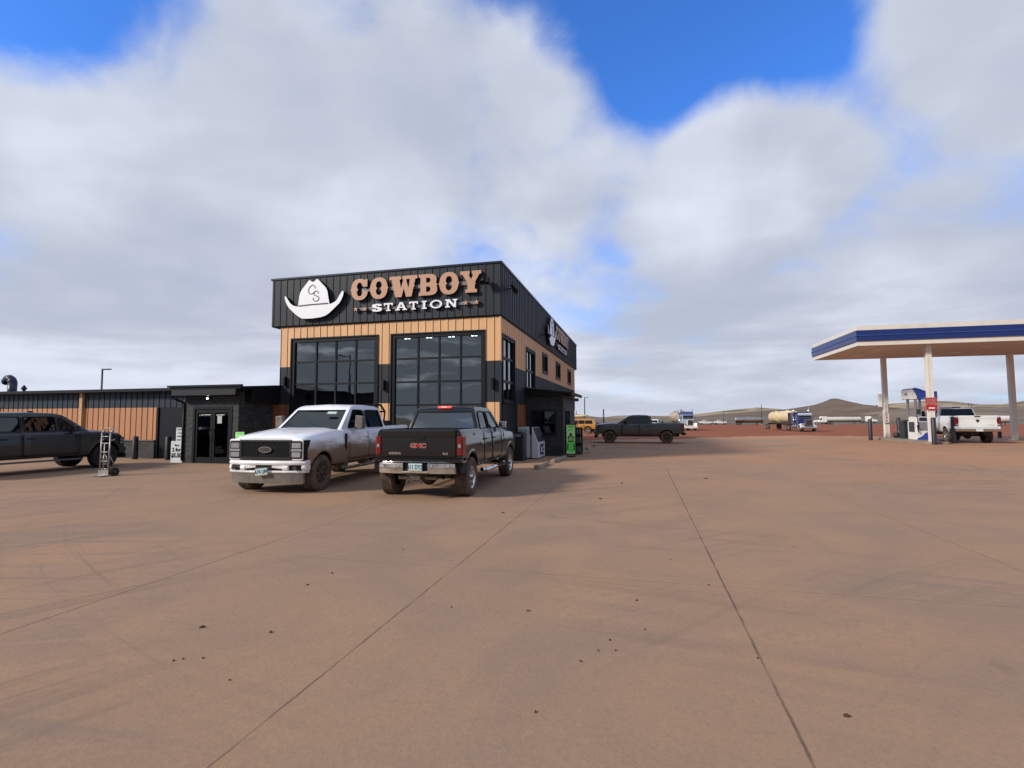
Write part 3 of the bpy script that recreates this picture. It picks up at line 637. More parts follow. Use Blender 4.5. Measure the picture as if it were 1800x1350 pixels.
def gC(w):
    o = arc(w*.5, .5, w*.5, .52, 62, 175, 14, 2.3)+[(-.04, .5)]+arc(w*.5, .5, w*.5, .52, 185, 352, 20, 2.3)
    o += [(w*.70, .44), (w*.66, .40)]+arc(w*.5, .5, w*.17, .33, 335, 192, 14, 2.6)+[(w*.42, .5)]+arc(w*.5, .5, w*.17, .33, 168, 60, 10, 2.6)+[(w*.70, .62), (w*.96, .62), (w*.96, .99), (w*.84, .99), (w*.80, .93)]
    return [o]
def gW(w):
    s = .20
    return [[(0, 1), (w*.42, 1), (w*.42, .84), (w*.36, .84), (w*.42, .42), (w*.50, .84), (w*.46, .84), (w*.46, 1), (w*1.0, 1), (w*1.0, .84), (w*.93, .84), (w*.88, .55), (w*.91, .50), (w*.865, .45), (w*.80, 0), (w*.60, 0), (w*.52, .42), (w*.44, 0), (w*.22, 0), (w*.13, .47), (w*.10, .52), (w*.125, .56), (w*.08, .84), (0, .84)],
            [(w*.665, .84), (w*.60, .84), (w*.64, .60), (w*.69, .42), (w*.735, .84)][::-1]]
def gB(w):
    o = [(0, 1)]+arc(w*.55, .74, w*.40, .26, 90, 0, 8, 2.4)+[(w*.93, .56), (w*1.0, .50), (w*.96, .44)]+arc(w*.57, .27, w*.42, .27, 0, -90, 8, 2.4)+[(0, 0), (0, .15), (w*.09, .15), (w*.09, .45), (w*.05, .5), (w*.09, .55), (w*.09, .85), (0, .85)]
    h = lambda y0, y1: ([(w*.40, y0), (w*.40, y1)]+arc(w*.50, (y0+y1)/2, w*.13, (y1-y0)/2, 90, -90, 8))
    return [o, h(.60, .83), h(.16, .42)]
def gY(w):
    return [[(0, 1), (w*.45, 1), (w*.45, .84), (w*.40, .84), (w*.52, .60), (w*.62, .84), (w*.56, .84), (w*.56, 1), (w*1.0, 1), (w*1.0, .84), (w*.92, .84), (w*.70, .46), (w*.75, .41), (w*.70, .36), (w*.70, .15), (w*.80, .15), (w*.80, 0), (w*.24, 0), (w*.24, .15), (w*.35, .15), (w*.35, .36), (w*.30, .41), (w*.35, .46), (w*.10, .84), (0, .84)]]
def slab(pieces): return pieces
def sT(w): return [[(0, 1), (w, 1), (w, .68), (w*.85, .68), (w*.85, .82), (w*.60, .82), (w*.60, .16), (w*.74, .16), (w*.74, 0), (w*.26, 0), (w*.26, .16), (w*.40, .16), (w*.40, .82), (w*.15, .82), (w*.15, .68), (0, .68)]]
def sI(w): return [[(0, 1), (w, 1), (w, .84), (w*.73, .84), (w*.73, .16), (w, .16), (w, 0), (0, 0), (0, .16), (w*.27, .16), (w*.27, .84), (0, .84)]]
def sN(w): return [[(0, 1), (w*.36, 1), (w*.74, .36), (w*.74, .84), (w*.62, .84), (w*.62, 1), (w*1.02, 1), (w*1.02, .84), (w*.90, .84), (w*.90, 0), (w*.72, 0), (w*.28, .70), (w*.28, .16), (w*.40, .16), (w*.40, 0), (0, 0), (0, .16), (w*.12, .16), (w*.12, .84), (0, .84)]]
def sA(w): return [[(w*.36, 1), (w*.64, 1), (w*.92, .16), (w*1.03, .16), (w*1.03, 0), (w*.62, 0), (w*.62, .16), (w*.72, .16), (w*.68, .30), (w*.32, .30), (w*.28, .16), (w*.38, .16), (w*.38, 0), (-.03*w, 0), (-.03*w, .16), (w*.08, .16)], [(w*.38, .45), (w*.62, .45), (w*.5, .80)][::-1]]
def sS(w):
    c = [(w*.86, .70), (w*.78, .88), (w*.5, .92), (w*.2, .88), (w*.13, .70), (w*.26, .57), (w*.5, .51), (w*.78, .44), (w*.88, .28), (w*.78, .12), (w*.5, .08), (w*.2, .12), (w*.12, .30)]
    t = .095; L_, R_ = [], []
    for i, p in enumerate(c):
        a = Vector(c[max(0, i-1)]); b = Vector(c[min(len(c)-1, i+1)]); d = (b-a).normalized(); n = Vector((-d.y, d.x))*t
        L_.append((p[0]+n.x, p[1]+n.y)); R_.append((p[0]-n.x, p[1]-n.y))
    return [L_+R_[::-1]]
def sO(w): return [arc(w/2, .5, w/2, .52, 0, 350, 30), arc(w/2, .5, w*.33, .35, 0, 350, 26)[::-1]]
HAT = [(-14.02, 6.64), (-13.99, 6.68), (-13.94, 6.65), (-13.88, 6.56), (-13.75, 6.38), (-13.61, 6.27), (-13.4, 6.21), (-13.37, 6.24), (-13.35, 6.43), (-13.32, 6.65), (-13.28, 6.79), (-13.2, 6.92), (-13.05, 7.08), (-12.92, 7.24), (-12.87, 7.27), (-12.80, 7.23), (-12.74, 7.19), (-12.66, 7.19), (-12.6, 7.24), (-12.53, 7.29), (-12.48, 7.28), (-12.39, 7.19), (-12.24, 7.04), (-12.11, 6.91), (-12.04, 6.77), (-12.0, 6.54), (-11.96, 6.35), (-11.93, 6.23), (-11.78, 6.28), (-11.64, 6.35), (-11.55, 6.48), (-11.44, 6.66), (-11.38, 6.73), (-11.33, 6.73), (-11.31, 6.68), (-11.34, 6.54), (-11.41, 6.38), (-11.50, 6.25), (-11.72, 6.06), (-11.94, 5.88), (-12.09, 5.79), (-12.32, 5.73), (-12.7, 5.70), (-13.0, 5.70), (-13.19, 5.72), (-13.32, 5.79), (-13.52, 5.93), (-13.79, 6.17), (-13.9, 6.32), (-13.97, 6.47)]
CC = [(-12.61, 6.91), (-12.60, 6.98), (-12.64, 7.04), (-12.71, 7.06), (-12.80, 7.02), (-12.87, 6.95), (-12.90, 6.86), (-12.89, 6.77), (-12.84, 6.71), (-12.76, 6.69), (-12.69, 6.71), (-12.63, 6.76), (-12.57, 6.81), (-12.50, 6.80), (-12.45, 6.75), (-12.46, 6.69)]
SS = [(-12.63, 6.75), (-12.65, 6.69), (-12.61, 6.63), (-12.53, 6.60), (-12.45, 6.57), (-12.41, 6.51), (-12.43, 6.44), (-12.50, 6.39), (-12.58, 6.39), (-12.66, 6.43), (-12.68, 6.49), (-12.66, 6.53)]
def rot_xz(M_, me): me.transform(M_); return me
def sign(name, label, M_):
    """all coordinates are metres along the wall (x) and up (y); M_ stands it on its wall, faces at local z = 0, wall at z = -.13"""
    t = thing(name, label, 'sign', M_.translation); Mi = Matrix.Translation(-M_.translation) @ M_
    def put(me, nm, mats, par=t): 
        fz = max(v.co.z for v in me.vertices); o = mesh_obj(me, nm, mats, par, lambda p: p.normal.z > .5); me.transform(Mi); return o
    def letter(nm, loops, x0, y0, h, z, mats, d):
        lp = [[(x0+a, y0+b*h) for a, b in L_] for L_ in loops]; me = shape_mesh(lp, d, .0); me.transform(Matrix.Translation((0, 0, z-d))); return put(me, nm, mats)
    for g, a, b in ((gC, -11.0, -10.27), (gO, -10.17, -9.43), (gW, -9.35, -8.18), (gB, -8.12, -7.36), (gO, -7.28, -6.52), (gY, -6.45, -5.63)):
        letter('letter', g(b-a), a, 6.34, .82, 0, [copper, sside], .055)
    for g, a, b in ((sS, -10.05, -9.70), (sT, -9.58, -9.20), (sA, -9.08, -8.62), (sT, -8.52, -8.15), (sI, -8.0, -7.80), (sO, -7.66, -7.17), (sN, -7.05, -6.57)):
        letter('letter', g(b-a), a, 5.83, .31, -.01, [wsign, sside], .05)
    for cx in (-10.79, -10.39, -6.23, -5.81):
        st = [((.115 if i % 2 == 0 else .045)*math.sin(math.pi*i/5), (.115 if i % 2 == 0 else .045)*math.cos(math.pi*i/5)) for i in range(10)][::-1]
        letter('star', [[(p[0], p[1]) for p in st]], cx, 5.97, 1, 0, [copper, sside], .045)
    hat = letter('hat', [HAT], 0, 0, 1, .04, [wsign, sside], .075)
    def ribbon(pts, w):
        L_, R_ = [], []
        for i, p in enumerate(pts):
            a = Vector(pts[max(0, i-1)]); b = Vector(pts[min(len(pts)-1, i+1)]); d = (b-a).normalized(); n = Vector((-d.y, d.x))*w
            L_.append((p[0]+n.x, p[1]+n.y)); R_.append((p[0]-n.x, p[1]-n.y))
        return L_+R_[::-1]
    for nm, pts, w in (('initial', CC, .014), ('initial', SS, .014), ('hat_band', [(-13.35, 6.235), (-12.7, 6.262), (-11.99, 6.27)], .022)):
        me = shape_mesh([ribbon(pts, w)], .004); me.transform(Matrix.Translation((0, 0, .048))); put(me, nm, [sside], hat)
    # raceway bars that carry the letters
    for x0, x1, y0, y1 in ((-10.6, -6.0, 6.66, 6.80), (-10.85, -5.75, 5.92, 6.04)):
        me = shape_mesh([[(x0, y0), (x1, y0), (x1, y1), (x0, y1)]], .018); me.transform(Matrix.Translation((0, 0, -.118))); put(me, 'raceway', [rail_m])
    return t
sign('shop_sign', 'white hat emblem and copper lettering on the sunlit front parapet', Matrix.Translation((0, PY0-.175, 0)) @ Matrix.Rotation(R(90), 4, 'X'))
# side sign: hat from Y 26.9 to 29.6, lettering to 35.6
sc = 1.42
M_ = Matrix.Translation((PX1+.175, 26.9+14.02, 0)) @ Matrix.Rotation(R(90), 4, 'Z') @ Matrix.Rotation(R(90), 4, 'X')
sign('shop_sign', 'foreshortened hat and lettering sign on the shaded side parapet', M_)
# ------------------------------------------------------------------ wall lamps
def lamp_at(x, y, z, out, label, spot=False, cat='lamp'):
    t = thing('wall_lamp', label, cat, (x, y, z), group='lamps fixed to the tall building')
    mb = MB()
    if spot:
        mb.box(-.06, .06, -.01, .03, -.06, .06); mb.cyl((0, .03, 0), (0, .30, .05), .02)
        if True: t.rotation_euler = (0, 0, out)
        mb.build('bracket', black, t); m2 = MB(); m2.cyl((0, .20, .16), (0, .36, -.10), .05, .11, n=14); m2.cyl((-.17, .20, .10), (-.17, .34, -.12), .04, .075, n=12); m2.cyl((-.17, .26, .0), (0, .28, .02), .018); m2.build('lamp_head', black, t)
    else:
        t.rotation_euler = (0, 0, out)
        mb.box(-.06, .06, 0, .03, -.10, .10); mb.build('bracket', black, t); m2 = MB(); m2.box(-.055, .055, .03, .15, -.20, .20); m2.build('lamp_head', black, t, .012)
    return t
PI = math.pi
lamp_at(-9.65, YF-.032, 2.98, PI, 'small box lamp on the pier between the two big windows')
lamp_at(-5.25, YF-.032, 2.96, PI, 'small box lamp on the pier right of the big windows')
lamp_at(-14.08, YF-.032, 3.2, PI, 'small box lamp left of the left big window')
lamp_at(-5.50, PY0-.032, 6.72, PI, 'twin spotlight on the front parapet beside the last letter', True)
lamp_at(PX1+.032, 18.9, 6.62, -PI/2, 'spotlight on the side parapet nearest the corner', True)
lamp_at(PX1+.032, 26.3, 6.0, -PI/2, 'spotlight on the side parapet just before the hat', True)
# ------------------------------------------------------------------ vehicles
def interp(tab, x):
    if x <= tab[0][0]: return tab[0][1]
    for (a, p), (b, q) in zip(tab, tab[1:]):
        if x <= b: return p+(q-p)*(x-a)/(b-a)
    return tab[-1][1]
SIDE = [(0, .945), (.06, .97), (.16, .985), (.34, .998), (.55, 1.0), (.66, .995), (.72, .982), (.85, .974), (.94, .955), (1.0, .915)]
def boolean_cut(o, cutter, exact=True):
    cutter.parent = o.parent; bpy.context.view_layer.update()
    md = o.modifiers.new('cut', 'BOOLEAN'); md.operation = 'DIFFERENCE'; md.object = cutter; md.solver = 'EXACT'
    dg = bpy.context.evaluated_depsgraph_get(); dg.update()
    me = bpy.data.meshes.new_from_object(o.evaluated_get(dg)); o.modifiers.clear(); old = o.data; o.data = me; me.name = o.name
    bpy.data.objects.remove(cutter); return o
def wheel(parent, x, y, side, P, proto={}):
    """side +1 left, -1 right; outer face at y"""
    key = (P['key'], side)
    if key in proto:
        w0 = proto[key]; w = copy_tree(w0, parent); w.location = (x, y, P['r']); return w
    r, wd, rr = P['r'], P['tw'], P['rim']
    mb = MB(); s = side
    # rim: barrel, spokes, hub (outer face at local y=0)
    mb.lathe([(rr, 0), (rr-.012, -s*.012), (rr-.03, -s*.03), (rr-.035, -s*.16), (rr-.03, -s*wd+s*.03)], n=36, m=0)
    mb.lathe([(rr-.03, -s*.13), (.02, -s*.13)], n=24, m=1)
    ns = P['spokes']
    for k in range(ns):
        a = 2*PI*k/ns
        def pt(rad, t, yy): return (rad*math.cos(a)-t*math.sin(a), yy, rad*math.sin(a)+t*math.cos(a))
        w1, w2 = P.get('sw', (.035, .055)); 
        v = [pt(.05, -w1, -s*.02), pt(.05, w1, -s*.02), pt(rr-.015, w2, -s*.012), pt(rr-.015, -w2, -s*.012), pt(.05, -w1, -s*.07), pt(.05, w1, -s*.07), pt(rr-.015, w2, -s*.07), pt(rr-.015, -w2, -s*.07)]
        mb.add(v, [(0, 1, 2, 3), (4, 7, 6, 5), (0, 4, 5, 1), (1, 5, 6, 2), (2, 6, 7, 3), (3, 7, 4, 0)], 0)
    mb.lathe([(.0, s*.012), (.045, s*.010), (.06, -s*.005), (.075, -s*.02), (.085, -s*.07)], n=20, m=0)
    for k in range(8 if P.get('hd') else 6):
        a = 2*PI*k/8; mb.cyl((.066*math.cos(a), -s*.02, .066*math.sin(a)), (.066*math.cos(a), s*.008, .066*math.sin(a)), .009, n=6, m=1)
    w = mb.build('wheel', [P['rimmat'], black], parent, loc=(x, y, r))
    t = MB(); sh = .03
    t.lathe([(rr+.002, -s*.008), (rr+.02, s*.012), (rr+(r-rr)*.5, s*.022), (r-.045, s*.010), (r-.018, -s*.008), (r-.012, -s*.03), (r-.012, -s*wd+s*.03), (r-.018, -s*wd+s*.008), (r-.05, -s*wd-s*.01), (rr+.02, -s*wd-s*.01), (rr-.03, -s*wd+s*.02)], n=48)
    nb = 40 if P.get('tread', 1) else 0
    for k in range(nb):
        a = 2*PI*k/nb
        for j, (ya, yb, off) in enumerate(((.012, .075, 0), (.085, wd/2-.004, .5), (wd/2+.004, wd-.085, 0), (wd-.075, wd-.012, .5))):
            aa = a+off*2*PI/nb; da = PI/nb*.66
            v = []
            for q in (r-.016, r-.001):
                for ang in (aa-da, aa+da):
                    for yy in (ya, yb): v.append((q*math.cos(ang), -s*yy, q*math.sin(ang)))
            t.add(v, [(0, 1, 3, 2), (4, 6, 7, 5), (0, 4, 5, 1), (2, 3, 7, 6), (0, 2, 6, 4), (1, 5, 7, 3)])
    t.build('tyre', P.get('tyremat', rubber), w)
    proto[key] = w; return w
def vehicle(name, label, cat, loc, heading, P, group=None):
    """x forward from mid-wheelbase, y left, z up.  heading: degrees, 0 = +X, 90 = +Y"""
    T = thing(name, label, cat, (loc[0], loc[1], zg(loc[0], loc[1])+loc[2]), R(heading), group)
    wb, fo, ro, W_, r = P['wb'], P['fo'], P['ro'], P['w'], P['r']
    hw = W_/2; xf = wb/2+fo; xr = -wb/2-ro; sill, belt, roof = P['sill'], P['belt'], P['roof']
    cf, rf, rr_, cr = P['cab']      # windshield base, roof front, roof rear, cab rear (x)
    bed = P.get('bed', True); paint = P['paint']; detail = P.get('detail', 1)
    hoodf, hoodr = P['hood']
    nose = P.get('nose', .10); bot_f = P.get('fbot', .72); bot_r = P.get('rbot', .78)
    railz = P.get('rail', belt)
    def ztop(x):
        if x > cf-.05:
            t = max(0, (x-cf)/(xf-cf)); z = hoodr+(hoodf-hoodr)*t**1.6
            if x > xf-.16: z -= nose*((x-(xf-.16))/.16)**2
            return z
        if x > cr: return belt
        if bed: return railz
        return belt
    def zbot(x):
        if x > wb/2+r*.9: return bot_f
        if x < -wb/2-r*.9: return bot_r
        return sill
    def plan(x):
        p = 1.
        if x > xf-.6: p -= P.get('ftaper', .07)*((x-(xf-.6))/.6)**2
        if x < xr+.3: p -= .02*((xr+.3-x)/.3)**2
        if bed and x < cr-.02: p *= P.get('bedw', 1.)
        return p
    def yside(x, z):
        zt = ztop(x); t = (z-sill)/(zt-sill); return hw*plan(x)*interp(SIDE, t)
    xs = sorted(set([xr, xr+.04, xr+.12, xr+.3]+[xr+.3+i*(xf-.9-xr)/30 for i in range(31)]+[xf-.6, xf-.45, xf-.3, xf-.16, xf-.11, xf-.06, xf-.025, xf]+[cf-.051, cf-.049]+([cr+.001, cr-.001] if bed and abs(railz-belt) > .004 else [])+[wb/2+r*.9+.001, wb/2+r*.9-.001, -wb/2-r*.9-.001, -wb/2-r*.9+.001]))
    mb = MB(); ring = []
    for x in xs:
        zt, zb = ztop(x), zbot(x); pts = []
        hs = [(t, k) for t, k in SIDE]
        pts.append((x, 0, zb))
        for t, k in hs:
            z = sill+(zt-sill)*t
            if z < zb: z = zb
            pts.append((x, yside(x, z) if z > zb else hw*plan(x)*interp(SIDE, (zb-sill)/(zt-sill)), z))
        y_ = pts[-1][1]
        cr_ = .055 if x > cf else .0
        pts += [(x, y_*.94, zt+.012+cr_*.25), (x, y_*.72, zt+.014+cr_*.75), (x, y_*.40, zt+.014+cr_*.95+(.012 if x > cf else 0)), (x, 0, zt+.014+cr_)]
        half = pts; full = half+[(a, -b, c) for a, b, c in half[1:-1][::-1]]
        ring.append(full)
    n = len(ring[0]); o0 = 0
    for q in ring: mb.v += q
    for j in range(len(ring)-1):
        for i in range(n): mb.f.append([j*n+i, (j+1)*n+i, (j+1)*n+(i+1) % n, j*n+(i+1) % n]); mb.m.append(0); mb.sm.append(True)
    mb.f.append(list(range(n))); mb.m.append(0); mb.sm.append(False); mb.f.append([(len(ring)-1)*n+i for i in range(n)][::-1]); mb.m.append(0); mb.sm.append(False)
    body = mb.build('body', [paint, black], T)
    c = MB(); wr = r+P.get('gap', .07)
    for x in (wb/2, -wb/2):
        for s in (1, -1):
            c.cyl((x, s*(hw-.34), r+.015), (x, s*(hw+.3), r+.015), wr, n=40, m=1)
    if bed: c.box(xr+.09, cr-.05, -hw+.15, hw-.15, railz-.50, railz+.5, 1)
    cut = c.build('cutter', [paint, black]); boolean_cut(body, cut)
    for p in body.data.polygons: 
        if p.material_index == 1: p.use_smooth = False
    md = body.modifiers.new('smooth_edges', 'EDGE_SPLIT'); md.split_angle = R(38)
    # underbody: frame rails, axles
    u = MB(); u.box(xr+.25, xf-.35, -.48, -.38, .45*r/.42, .62); u.box(xr+.25, xf-.35, .38, .48, .45*r/.42, .62)
    for x in (wb/2, -wb/2): u.cyl((x, -hw+.2, r), (x, hw-.2, r), .055); 
    u.ball((-wb/2, 0, r-.03), .2, .17, .18, n=12); u.box(-wb/2+.3, -.1, -.3, .3, .48, .70); u.box(cr, wb/2-.4, -hw+.2, hw-.2, sill+.02, sill+.08)
    if detail: u.cyl((xr+.35, -.45, .50), (xr+.95, -.45, .50), .045); u.ball((-wb/2-.55, .05, .58), .28, .36, .16, n=12); 
    u.build('underbody', mat('underbody', (.02, .017, .015), .9, col2=(.07, .05, .035)), T)
    # ---- cab shell with real window openings
    hb, ht = hw*.915, hw*.915-P.get('tumble', .135)
    zb = belt-.03
    def cabw(z): return hb+(ht-hb)*max(0, (z-zb)/(roof-zb))**1.15
    def outline(ins):
        return [(cr+ins, zb), (rr_+ins-.0, roof-.12), (rr_+.05+ins, roof-.045-ins), (rr_+.22+ins, roof-.006-ins), ((rr_+rf)/2, roof+.012-ins), (rf-.25, roof-.004-ins), (rf-.06-ins*.6, roof-.045-ins), (rf+.06-ins, roof-.11-ins), (cf-ins*1.6, zb)]
    def shell(ins, mb, m=0, low=0.):
        pr = outline(ins); k = len(pr); secs = []
        for s in (1, -1):
            for (x, z) in pr:
                z2 = z-(low if z <= zb+1e-6 else 0)
                secs.append((x, s*(cabw(z)-ins-(.045 if z > roof-.03-ins else (.02 if z > roof-.08-ins else 0))), z2))
            # a second row nearer the middle carries the roof crown
        mid = [(x, 0, z+(.028 if z > roof-.15 else 0)-(low if z <= zb+1e-6 else 0)) for x, z in pr]
        q = [(x+(.05 if z < roof-.1 and x > 0 and i == k-1 else 0), 0, zz) for i, ((x, _, zz), (_, z)) in enumerate(zip(mid, pr))]
        vs = secs+q; fs = []
        for i in range(k-1): fs.append((i, i+1, 2*k+i+1, 2*k+i)); fs.append((k+i+1, k+i, 2*k+i, 2*k+i+1))
        fs.append((0, 2*k, k, )); fs = fs[:-1]
        fs.append(tuple([0]+list(range(1, k)))[::-1]); fs.append(tuple(range(k, 2*k)))
        fs.append((k-1, 2*k+k-1, 2*k-1, k, 2*k, 0))
        mb.add(vs, fs, m, False)
    mb = MB(); shell(0, mb, 0); cab = mb.build('cab', [paint, inner], T)
    bm = bmesh.new(); bm.from_mesh(cab.data); bm.edges.ensure_lookup_table()
    ed = [e for e in bm.edges if len(e.link_faces) == 2 and e.calc_face_angle(0) > R(35) and min(v.co.z for v in e.verts) > zb-.01 and max(v.co.z for v in e.verts) > zb+.05]
    bmesh.ops.bevel(bm, geom=ed, offset=.045, segments=3, affect='EDGES', profile=.6, clamp_overlap=True); bm.to_mesh(cab.data); bm.free()
    cm = MB(); shell(.055, cm, 1, .12); wind = P['win']      # side windows: list of polygons in (x, z)
    boolean_cut(cab, cm.build('cutter', [paint, inner]))
    cm = MB()
    for w in wind: cm.prism(w, -1.3, 1.3, 'y', 1)
    wz0, wz1 = belt+.02, roof-.135
    fw_ = lambda z: cabw(z)-.10
    xm = (cf+cr)/2
    cm.prism([(-fw_(wz0), wz0), (fw_(wz0), wz0), (fw_(wz1), wz1), (-fw_(wz1), wz1)], (rf+xm)/2, cf+1, 'x', 1)
    rz0, rz1 = belt+.045, roof-.14
    cm2 = MB(); cm2.prism([(-fw_(rz0)-.01, rz0), (fw_(rz0)+.01, rz0), (fw_(rz1)-.0, rz1), (-fw_(rz1)+.0, rz1)], cr-1, rr_+.35 if bed else cr+.45, 'x', 1)
    boolean_cut(cab, cm.build('cutter', [paint, inner])); boolean_cut(cab, cm2.build('cutter', [paint, inner]))
    md = cab.modifiers.new('smooth_edges', 'EDGE_SPLIT'); md.split_angle = R(30)
    for p in cab.data.polygons: p.use_smooth = p.material_index == 0
    # glass
    gmats = P.get('glass', [glassc]*8)
    for i, w in enumerate(wind):
        for s in (1, -1):
            g = MB(); cx = sum(p[0] for p in w)/len(w); cz = sum(p[1] for p in w)/len(w)
            w2 = [(cx+(x-cx)*1.05, cz+(z-cz)*1.06) for x, z in w]
            g.add([(x, s*(cabw(z)-.022), z) for x, z in w2], [tuple(range(len(w)))]); g.build('side_window', gmats[i], T)
            if detail:
                g = MB(); k = len(w)
                w3 = [(cx+(x-cx)*1.03, cz+(z-cz)*1.035) for x, z in w]
                w1 = [(cx+(x-cx)*.965, cz+(z-cz)*.955) for x, z in w]
                g.add([(x, s*(cabw(z)+.004), z) for x, z in w3]+[(x, s*(cabw(z)+.004), z) for x, z in w1]+[(x, s*(cabw(z)-.02), z) for x, z in w1], [(a, (a+1) % k, (a+1) % k+k, a+k) for a in range(k)]+[(a+k, (a+1) % k+k, (a+1) % k+2*k, a+2*k) for a in range(k)])
                g.build('window_seal', black, T)
    def fx(z): # windshield plane x at z
        return cf+(rf+.06-cf)*((z-zb)/(roof-.11-zb))
    g = MB(); a, b = wz0-.02, wz1+.02
    nseg = 8; vs = []
    for z in (a, (a+b)/2, b):
        for i in range(nseg+1):
            y = -1+2*i/nseg; vs.append((fx(z)-.03+.045*(1-y*y)*((b-z)/(b-a)*.9+.1), y*(fw_(z)+.03), z))
    g.add(vs, [(j*(nseg+1)+i, j*(nseg+1)+i+1, (j+1)*(nseg+1)+i+1, (j+1)*(nseg+1)+i) for j in (0, 1) for i in range(nseg)], 0, True); g.build('windshield', glassc, T)
    def rx(z): return cr+(rr_-cr)*((z-zb)/(roof-.12-zb)) if z < roof-.12 else rr_
    g = MB(); a, b = rz0-.02, rz1+.02; g.add([(rx(a)+.028, -fw_(a)-.02, a), (rx(a)+.028, fw_(a)+.02, a), (rx(b)+.028, fw_(b)+.02, b), (rx(b)+.028, -fw_(b)-.02, b)], [(0, 1, 2, 3)]); g.build('rear_window', P.get('rearglass', glassp), T)
    # ---- interior
    if detail:
        g = MB()
        for xx in P.get('seats', ((cf+rf)/2-.95,)):
            for s in (-.42, .42):
                g.box(xx-.28, xx+.25, s-.26, s+.26, belt-.62, belt-.38); g.prism([(xx-.28, belt-.4), (xx-.14, belt-.4), (xx-.32, belt+.26), (xx-.42, belt+.26)], s-.24, s+.24, 'y'); g.prism([(xx-.35, belt+.28), (xx-.26, belt+.28), (xx-.30, belt+.46), (xx-.37, belt+.46)], s-.12, s+.12, 'y')
        g.prism([(cf-.75, belt-.30), (cf-.10, belt-.25), (cf-.12, belt-.035), (cf-.62, belt+.02), (cf-.75, belt-.02)], -hw+.22, hw-.22, 'y')
        g.lathe([(.17, 0), (.185, .012), (.17, .024)], 'x', n=18, c=(cf-.86, .42, belt-.03)); g.box(cf-.87, cf-.84, .24, .60, belt-.05, belt-.02)
        g.build('seats', mat('cab_interior', (.035, .033, .032), .85), T, .02)
    # ---- doors as raised skins that follow the body side
    def patch(x0, x1, z0, z1, s, off, th, m, nm, par=T, rad=.05, nx=9, nz_=10):
        g = MB(); vs = []; idx = {}
        for j in range(nz_+1):
            for i in range(nx+1):
                x = x0+(x1-x0)*i/nx; z = z0+(z1-z0)*j/nz_
                if i in (0, nx) and j in (0, nz_): x += rad*.3*(1 if i == 0 else -1); z += rad*.3*(1 if j == 0 else -1)
                vs.append((x, s*(yside(x, z)+off), z))
        N1 = len(vs); vs += [(x, y-s*th, z) for x, y, z in vs]
        fs = [(j*(nx+1)+i, j*(nx+1)+i+1, (j+1)*(nx+1)+i+1, (j+1)*(nx+1)+i) for j in range(nz_) for i in range(nx)]
        g.add(vs, fs, 0, True)
        bd = [i for i in range(nx)]+[j*(nx+1)+nx for j in range(nz_)]+[nz_*(nx+1)+nx-i for i in range(nx)]+[(nz_-j)*(nx+1) for j in range(nz_)]
        g.add([], []); k = len(bd)
        for a in range(k): g.f.append([bd[a], bd[(a+1) % k], bd[(a+1) % k]+N1, bd[a]+N1]); g.m.append(0); g.sm.append(False)
        ob = g.build(nm, m, par); return ob
    for (x0, x1) in P.get('doors', ()):
        for s in (1, -1):
            patch(x0-.018, x1+.018, sill+.042, belt-.006, s, .0015, .004, black, 'door_gap')
            d = patch(x0, x1, sill+.06, belt-.02, s, .008, .012, paint, 'door')
            hx = x0+.16; hz = belt-.20; yy = yside(hx, hz)+.008
            h = MB(); h.prism([(yy, hz-.02), (yy+.045, hz-.012), (yy+.045, hz+.016), (yy, hz+.02)] if s > 0 else [(-yy, hz-.02), (-yy-.045, hz-.012), (-yy-.045, hz+.016), (-yy, hz+.02)], hx-.11, hx+.11, 'x'); h.build('handle', P.get('handle', paint), d, .008)
    # upper door line on the cab
    if detail:
        for s in (1, -1):
            g = MB()
            for x in P.get('pillar_lines', ()):
                g.prism([(x-.006, belt), (x+.006, belt), (x-.02+.006, roof-.14), (x-.02-.006, roof-.14)], s*(cabw(belt)-.03), s*(cabw(belt)-.0), 'y')
            if g.v: 
                g.v = [(x, s*(cabw(z)+(.003 if abs(y) > cabw(belt)-.015 else -.03)), z) for x, y, z in g.v]; g.build('door_line', black, T)
    # wheel-arch lips
    for x in (wb/2, -wb/2):
        for s in (1, -1):
            g = MB(); vs = []; na = 24; lip = P.get('lip', .035)
            a0 = math.asin(max(-1, min(1, (sill+.02-r-.015)/wr))) if True else 0
            for i in range(na+1):
                a = a0+(PI-2*a0)*i/na
                for rad, off in ((wr-.004, -.04), (wr-.004, .016), (wr+.02, .020), (wr+lip+.02, .002)):
                    px, pz = x+rad*math.cos(a), r+.015+rad*math.sin(a); pz_ = max(pz, sill+.01)
                    vs.append((px, s*(yside(min(max(px, xr), xf), min(max(pz_, sill), ztop(px)-.02))+off), pz_))
            g.add(vs, [(i*4+j, i*4+j+1, (i+1)*4+j+1, (i+1)*4+j) for i in range(na) for j in range(3)], 0, True); g.build('wheel_arch', P.get('archmat', paint), T)
    # wheels
    for x in (wb/2, -wb/2):
        for s in (1, -1): wheel(T, x, s*(hw-P.get('inset', .03)), s, P)
